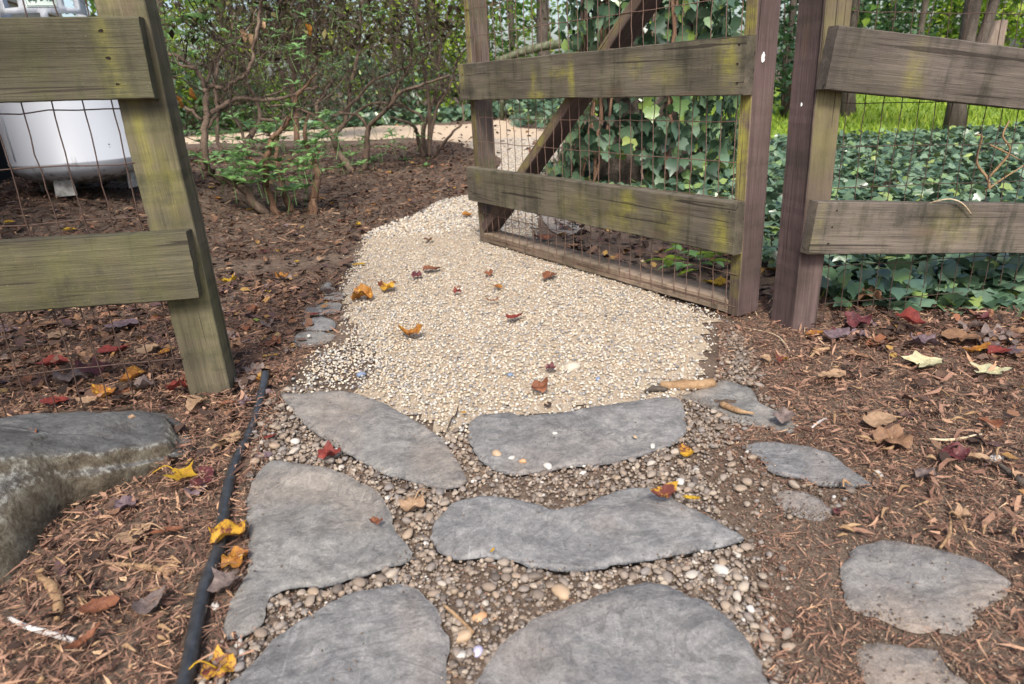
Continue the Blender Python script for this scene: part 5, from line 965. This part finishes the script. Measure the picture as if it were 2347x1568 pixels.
Ds.stem([(625, 960), (590, 830), (500, 730), (440, 640)], 12, 5, dy=.4, ground=False)
Ds.stem([(720, 780), (860, 790), (960, 770), (1080, 780)], 12, 5, dy=.4, ground=False)
Ds.stem([(620, 985), (720, 1010), (800, 1060)], 16, 8, dy=.35, ground=False)
for _ in range(24): whorl(Ds, rng.uniform(240, 800), rng.uniform(700, 950), rng.integers(4, 8), rng.uniform(35, 60), dy=rng.uniform(.3, 1.5))
Ds.finish(60, .35, 500, .07, .7, (.4, 1.2), .006, fz=.95)
Es = Shrub('dense dark twiggy shrub in the middle with a straight upright trunk', 960, 930)
Es.stem([(958, 930), (955, 750), (932, 600), (940, 480), (960, 300), (975, 100), (990, -60), (1010, -300)], 19, 12, M_STEMO, 0, 0)
Es.stem([(925, 580), (860, 480), (800, 400), (740, 345), (650, 310), (520, 290)], 15, 7, dy=0, dy1=-.6, ground=False)
Es.stem([(935, 560), (1040, 480), (1085, 420), (1100, 370), (1135, 355)], 12, 6, dy=0, dy1=-.5, ground=False)
Es.stem([(950, 400), (880, 300), (840, 200), (800, 60)], 9, 5, dy=0, ground=False)
Es.stem([(955, 350), (1060, 200), (1150, 130), (1250, 70)], 10, 5, dy=0, dy1=-.3, ground=False)
Es.stem([(950, 480), (1050, 330), (1100, 150), (1120, -40)], 9, 5, dy=.2, ground=False)
Es.finish(190, .55, 2700, .09, .8, (.5, 1.5), .007, fz=1.1)
# ================================================================== TANK AND HOUSE
tk = WP(205, 419, 4.05); TH = float(hgt(tk[0], tk[1])); tkb = np.array([tk[0], tk[1], tk[2] - .0]); TR = .352
t_ = thing('propane_tank', 'large white propane tank with grimy bottom behind the left fence', 'tank', (tkb[0], tkb[1], tkb[2]))
def lathe(c, prof, n=48):
    th = np.linspace(0, 2 * math.pi, n, endpoint=False); V = []
    for r, z in prof: V += [(c[0] + math.cos(t) * r, c[1] + math.sin(t) * r, c[2] + z) for t in th]
    F = [(j * n + i, j * n + (i + 1) % n, (j + 1) * n + (i + 1) % n, (j + 1) * n + i) for j in range(len(prof) - 1) for i in range(n)]; return np.array(V), np.array(F)
BH = .855; prof = [(.001, .0)] + [(TR * math.sin(t),   .13 * (1 - math.cos(t))) for t in np.linspace(.15, math.pi / 2, 9)] + [(TR + .002, .135), (TR + .002, .14), (TR, .142), (TR, BH - .16), (TR, BH - .15)] + [(TR * math.cos(t), BH - .15 + .15 * math.sin(t)) for t in np.linspace(.1, math.pi / 2 - .02, 9)]
V, F = lathe(tkb, prof); obj('tank_body', V, F, M_TANK, t_, True)
sx = tkb + np.array([-.17, -.31, 0]); V, F = tube(np.array([sx + [0, 0, .16], sx + [0, -.002, .45], sx + [0, 0, .75]]), .004, 6); obj('weld_seam', V, F, M_TANK, t_, True)
# collar with hand holes, an arc of sheet metal standing on the shoulder
CR = .2; cz0, cz1 = BH - .022, BH + .2; nth = 72; rows = np.linspace(0, 1, 9); th = np.linspace(0, 2 * math.pi, nth, endpoint=False); Vc, Fc = [], []
face = math.atan2(-tkb[1], -tkb[0])
for q in rows: Vc += [(tkb[0] + math.cos(t) * CR, tkb[1] + math.sin(t) * CR, tkb[2] + cz0 + (cz1 - cz0) * q) for t in th]
for j in range(8):
    for i in range(nth):
        dth = (th[i] + math.pi / nth - face + math.pi) % (2 * math.pi) - math.pi
        if .5 < abs(dth) < .95 and 2 <= j <= 4: continue
        if j == 0 and .06 < abs(dth) < 1.3: continue
        if abs(dth) > 2.3: continue
        Fc.append((j * nth + i, j * nth + (i + 1) % nth, (j + 1) * nth + (i + 1) % nth, (j + 1) * nth + i))
cl = obj('collar', Vc, Fc, M_TANK, t_, True); md = cl.modifiers.new('thick', 'SOLIDIFY'); md.thickness = .004
def arc_patch(name, a0, a1, z0, z1, r, mat, parent, n=8):
    V = []; 
    for q in (z0, z1): V += [(tkb[0] + math.cos(face + t) * r, tkb[1] + math.sin(face + t) * r, tkb[2] + q) for t in np.linspace(a0, a1, n)]
    return obj(name, V, [(i, i + 1, n + i + 1, n + i) for i in range(n - 1)], mat, parent)
lab = arc_patch('label_plate', -.33, .33, cz0 + .055, cz0 + .16, CR + .0045, M_LABEL, cl)
for (a0, a1, z0, z1) in [(-.31, .31, .058, .0605), (-.31, .31, .154, .1565), (-.31, -.303, .058, .156), (.303, .31, .058, .156)]: arc_patch('label_border', a0, a1, cz0 + z0, cz0 + z1, CR + .0055, M_INK, cl)
def lettering(text, z, size, spread):
    n = len(text)
    for i, ch in enumerate(text):
        if ch == ' ': continue
        cu = bpy.data.curves.new('lettering', 'FONT'); cu.body = ch; cu.size = size; cu.align_x = 'CENTER'; cu.offset = .0009
        o = bpy.data.objects.new('lettering', cu); COL.objects.link(o); bpy.context.view_layer.update(); dg = bpy.context.evaluated_depsgraph_get(); me = bpy.data.meshes.new_from_object(o.evaluated_get(dg)); bpy.data.objects.remove(o); bpy.data.curves.remove(cu)
        me.materials.clear(); me.materials.append(M_INK); an = face + (i - (n - 1) / 2) * spread; r = CR + .0062; X = (-math.sin(an), math.cos(an), 0); Nn = (math.cos(an), math.sin(an), 0)
        p = np.array([tkb[0] + Nn[0] * r, tkb[1] + Nn[1] * r, tkb[2] + z]) - wl(cl); link('lettering', me, cl, Matrix(((X[0], 0, Nn[0], p[0]), (X[1], 0, Nn[1], p[1]), (X[2], 1, Nn[2], p[2]), (0, 0, 0, 1))))
lettering('(540) 439-1404', cz0 + .082, .034, .038); lettering('PROPANE GAS', cz0 + .122, .026, .042)
for an in (-.45, .95, 2.4, -2.2):
    c = tkb + np.array([math.cos(face + an) * .27, math.sin(face + an) * .27, 0]); d = np.array([math.cos(face + an), math.sin(face + an), 0]); sd = np.array([-d[1], d[0], 0])
    V = [c + sd * sx_ + d * dy_ + UPV * z for z in (-.035, .05) for sx_, dy_ in ((-.04, -.01), (.04, -.01), (.05, .0), (-.05, .0))]; V = np.array(V); V[:4, :2] += rng.normal(0, .006, (4, 2))
    obj('foot', V, [(0, 3, 2, 1), (4, 5, 6, 7), (0, 1, 5, 4), (1, 2, 6, 5), (2, 3, 7, 6), (3, 0, 4, 7)], M_FOOT, t_)
wd_ = np.array([-.267, .963, 0]); w0 = np.array([-3.1, 4.0, 0]); wnr = np.array([.963, .267, 0])
hs = thing('house', 'beige clapboard house corner above a dark foundation at far left', 'house', (w0[0], w0[1], 0))
def slab(name, t0, t1, z0, z1, d0, d1, mat, par):
    V = [w0 + wd_ * t + wnr * d + UPV * z for z in (z0, z1) for t, d in ((t0, d0), (t1, d0), (t1, d1), (t0, d1))]; return obj(name, V, [(0, 3, 2, 1), (4, 5, 6, 7), (0, 1, 5, 4), (1, 2, 6, 5), (2, 3, 7, 6), (3, 0, 4, 7)], mat, par)
slab('backing', -3.5, 3.0, -.1, .9, -3, 0, M_BLACK, hs)  # plain near-black block put in for the dark void below the siding
for k in range(14):
    z = .9 + k * .13; V = [w0 + wd_ * t + wnr * d + UPV * q for t in (-3.5, 3.05) for q, d in ((z, .035), (z + .132, .012), (z + .132, -.02), (z, -.02))]
    obj('siding_board', V, [(0, 1, 2, 3), (7, 6, 5, 4), (0, 4, 5, 1), (1, 5, 6, 2), (2, 6, 7, 3), (3, 7, 4, 0)], M_SIDING, hs)
slab('end_wall', -3.49, 3.02, .89, 2.75, -3, -.025, M_SIDING, hs)
# little sprig above the left top rail
# ================================================================== WOODS
def clump_foliage(name, c, rad, n, size, mat, parent, gapn=1.2, thr=-.05, flat=1.0):
    P = rng.normal(0, 1, (int(n * 1.6), 3)); P /= np.linalg.norm(P, axis=1)[:, None]; P *= (rng.uniform(.15, 1, len(P)) ** .45)[:, None]; P = P * np.asarray(rad) + np.asarray(c)
    g_ = fnoise(P, gapn, tuple(rng.uniform(0, 30, 3))); P = P[(g_ > thr) & (P[:, 2] > .03)][:n]; m = len(P); s = rng.uniform(.6, 1.3, m) * size
    V, F = scatter(QL, P, np.stack([s, s * rng.uniform(.5, .8, m), s], 1), euler_mats(rng.uniform(0, 6.28, m), rng.normal(0, .6, m), rng.normal(0, .6, m))); o = obj(name, V, F, mat, parent); tag(o, kind='stuff'); return o
def tree(px, y0, r, label, group, mat=M_TRUNK, hgt_=6.5, lean=0.0, crown=(M_WOODLEAF, 1500, .11), cz=3.2, crad=(1.5, 1.5, 1.9), fork=False):
    p = WP(px, 300, y0); x = p[0]; t = thing('tree', label, 'tree', (x, y0, 0), group); zz = np.linspace(-.1, hgt_, 14); wob = np.cumsum(rng.normal(0, .03, 14))
    P = np.column_stack([x + lean * zz + wob, y0 + np.cumsum(rng.normal(0, .03, 14)), zz]); V, F = tube(P, np.interp(zz, [-.1, .25, hgt_], [r * 1.5, r, r * .5]), 9, True, .06); obj('trunk', V, F, mat, t, True)
    if fork:
        q = P[1]; P2 = np.array([q, q + [.12, 0, .35], q + [.3, .05, 1.2], q + [.5, .1, 2.6], q + [.6, .1, 4.5]]); V, F = tube(catmull(P2, 4), np.linspace(r * .7, r * .3, 17), 8, True, .05); obj('limb', V, F, mat, t, True)
    for k in range(5):
        i = rng.integers(4, 11); a_ = rng.uniform(0, 6.28); d = np.array([math.cos(a_), math.sin(a_), .5]); q = P[i]; L = rng.uniform(.7, 1.6); P2 = np.array([q, q + d * L * .4 + rng.normal(0, .05, 3), q + d * L + rng.normal(0, .1, 3)]); V, F = tube(catmull(P2, 3), np.linspace(r * .4, r * .1, 7), 5, True); obj('limb', V, F, mat, t, True)
    if crown: clump_foliage('crown', (x + lean * cz, y0, cz), crad, crown[1], crown[2], crown[0], t, 1.1, -.02)
WG = 'trees standing in the woods behind'
tree(1938, 9.2, .085, 'slim dark tree with a vine at its foot seen over the right post', WG, crown=(M_WOODLEAF, 1700, .13), cz=3.0)
tree(2200, 6.6, .075, 'forked dark tree at the lawn edge seen through the right wire', WG, fork=True, crown=(M_WOODLEAF, 2200, .09), cz=2.5, crad=(1.5, 1.3, 1.1))
tree(1250, 15.5, .14, 'dark upright tree seen left of the ivy trunk above the gate', WG, crown=(M_WOODLEAF, 1800, .16), cz=4.0, crad=(2.2, 2, 2.6))
tree(2330, 10.5, .06, 'thin leaning tree at the right photo edge beyond the lawn', WG, lean=.12, crown=(M_LIMELEAF, 1500, .12), cz=3.0)
tree(1800, 12.5, .07, 'slender tree in the gap between the two uprights', WG, crown=(M_DKGREEN, 1800, .13), cz=2.2, crad=(1.2, 1.2, 2.2))
for k, (px, y0, r) in enumerate([(430, 17, .12), (560, 19, .14), (700, 22, .16), (830, 18, .11), (930, 21, .15), (1010, 17, .1), (1120, 23, .16), (1180, 20, .09), (1400, 24, .17), (1560, 20, .13), (2010, 22, .15), (2080, 17, .08), (2140, 26, .18), (2260, 21, .13), (2310, 29, .2), (2420, 18, .12), (1880, 27, .16), (340, 21, .15)]):
    tree(px, y0, r, 'far tree trunk with leafy crown in the woods behind the garden', 'far trees in the woods', hgt_=9, crown=((M_WOODLEAF, M_LIMELEAF, M_WOODLEAF, M_LIMELEAF)[k % 4], 900, .19), cz=rng.uniform(3, 4.6), crad=(2.4, 2, 2.8))
def bush(px, y0, rad, mat, n, size, label, cz=None, group=None, stems=5):
    x = WP(px, 300, y0)[0]; t = thing('bush', label, 'bush', (x, y0, 0), group)
    for k in range(stems):
        e = np.array([x, y0, 0]) + rng.normal(0, 1, 3) * np.array(rad) * [.5, .5, 0] + [0, 0, rad[2] * 1.4]; P2 = np.array([(x, y0, -.05), (x * .6 + e[0] * .4, y0 * .6 + e[1] * .4, e[2] * .5), e]); V, F = tube(catmull(P2, 3), np.linspace(.022, .008, 7), 5); obj('stem', V, F, M_TWIG, t, True)
    clump_foliage('foliage', (x, y0, cz if cz is not None else rad[2] * .95), rad, n, size, mat, t, 2.0, -.12)
bush(455, 14.5, (1.5, 1, 1.3), M_LIMELEAF, 2000, .13, 'bright lime green bush behind the branches just right of the left post', 1.5)
bush(420, 14.0, (1.6, .9, .75), M_DKGREEN, 1700, .12, 'low dark evergreen bush at the lane beside the left post', .7)
bush(560, 14.6, (1.5, .8, .6), M_WOODLEAF, 1500, .12, 'low green bush left of centre beyond the lane', .55)
bush(700, 16, (1.8, 1, 1.2), M_LIMELEAF, 1500, .14, 'pale lime bush behind the twiggy shrub trunk', 1.2)
bush(840, 15.2, (1.6, .9, .7), M_IVY, 1600, .13, 'bluish green low bush beyond the lane in the middle', .7)
bush(960, 16.5, (1.9, 1, 1.4), M_LIMELEAF, 1800, .14, 'tall bright green bush behind the far thin stemmed shrub', 1.4)
bush(1080, 17.5, (1.6, 1, 1.2), M_WOODLEAF, 1400, .14, 'leafy bush behind the far gate upright', 1.1)
bush(1180, 19, (1.7, .9, .7), M_WOODLEAF, 1800, .13, 'green bush under the fallen log beyond the gate', .6)
bush(1790, 9.5, (.6, .7, 1.0), M_DKGREEN, 1100, .1, 'dark undergrowth in the gap between gate and right fence', .9)
bush(2060, 19.5, (3, 1, 1.2), M_WOODLEAF, 2600, .16, 'leafy bush at the back of the bright lawn', 1.5)
bush(2290, 18.5, (2.6, 1, 1.2), M_LIMELEAF, 2400, .16, 'yellow green bush at the back right of the lawn', 1.6)
bush(1960, 17.5, (1.6, 1, 1.4), M_DKGREEN, 2000, .15, 'dark green bush left at the back of the lawn', 1.3)
# fallen log seen above the upper gate rail
lg = np.array([WP(1140, 140, 13.0), WP(1200, 118, 12.9), WP(1262, 104, 12.8), WP(1320, 98, 12.8)]); V, F = join([tube(catmull(lg, 5), np.linspace(.06, .08, 16), 10, True, .08)] + [tube(np.array([lg[k] - [0, 0, .02], lg[k] * [1, 1, .5] + [.05, 0, 0], lg[k] * [1, 1, 0] + [.02, .05, -.05]]), [.03, .035, .04], 7, True) for k in (0, 3)]); o = obj('fallen_log', V, F, mat_bark('mossy_log', (.035, .04, .022), (.085, .095, .055), (.22, .22, .18)), smooth=True, loc=(lg[0][0], lg[0][1], 0)); tag(o, 'mossy fallen log propped behind the upper gate rail', 'log')
# pale stump behind the right rail
sp_ = WP(2268, 110, 13.5); V, F = lathe(np.array([sp_[0], sp_[1], 0]), [(.26, 0), (.2, .5), (.19, 1.2), (.17, sp_[2] + .22), (.10, sp_[2] + .3), (.001, sp_[2] + .27)], 14); V = V + np.column_stack([fnoise(V, 4), fnoise(V, 4, (5, 5, 5)), np.zeros(len(V))]) * .05; o = obj('tree_stump', V, F, mat_bark('stump_wood', (.15, .11, .085), (.22, .17, .135), (.3, .24, .19)), smooth=True, loc=(sp_[0], sp_[1], 0)); tag(o, 'tall pale broken stump above the right upper rail', 'stump')
# dry sapling by the right fence
dsb = GT(2260, 470); t = thing('dry_sapling', 'leafless twiggy sapling in the ivy at the right edge', 'sapling', (dsb[0], dsb[1], 0))
for pts, r in [([(2262, 480), (2265, 420), (2262, 360), (2250, 320), (2235, 295)], .006), ([(2262, 400), (2285, 350), (2300, 300), (2310, 285)], .005), ([(2240, 460), (2290, 420), (2346, 385)], .005), ([(2275, 340), (2310, 350), (2330, 370)], .004)]:
    P = catmull(np.array([WP(x, y, dsb[1]) for x, y in pts]) + rng.normal(0, .015, (len(pts), 3)), 4); V, F = tube(P, np.linspace(r * 1.3, r * .6, len(P)), 6); obj('branch', V, F, M_STICK, t, True)
# grass on the lawn
P = sample(LAWN, 110000); P = P[rng.uniform(0, 1, len(P)) < np.clip(7.5 / P[:, 1], 0, 1) ** 2]; n = len(P); gv = [(np.array([(-.5, 0, 0), (.5, 0, 0), (.2, .4, .6), (.1, .9, 1.0)]), np.array([(0, 1, 2), (0, 2, 3)])), (np.array([(-.5, 0, 0), (.5, 0, 0), (.0, -.3, .65), (-.2, -.5, 1.0)]), np.array([(0, 1, 2), (0, 2, 3)]))]
s = rng.uniform(.035, .1, n); V, F = scatter(gv, np.column_stack([P, np.full(n, .008)]), np.stack([s * .35, s * .5, s], 1), euler_mats(rng.uniform(0, 6.28, n), rng.normal(0, .2, n), rng.normal(0, .2, n))); o = obj('grass', V, F, M_GRASS); tag(o, 'bright green lawn grass beyond the ivy', 'grass', kind='stuff')
# far woods that close the view
P = np.column_stack([rng.uniform(-42, 42, 62000), rng.uniform(24, 44, 62000), rng.uniform(0, 1, 62000) ** 1.1 * 11]); g_ = fnoise(P, .33, (1, 2, 3)); g2 = fnoise(P, 1.0, (9, 2, 3)); P = P[g_ * .7 + g2 * .5 > .17]; n = len(P); s = rng.uniform(.2, .45, n)
V, F = scatter(QL, P, np.stack([s, s * .7, s], 1), euler_mats(rng.uniform(0, 6.28, n), rng.normal(0, .6, n), rng.normal(0, .6, n))); o = obj('distant_woods', V, F, M_WOODLEAF); tag(o, 'distant leafy woods with bright gaps of sky', 'woods', kind='stuff')
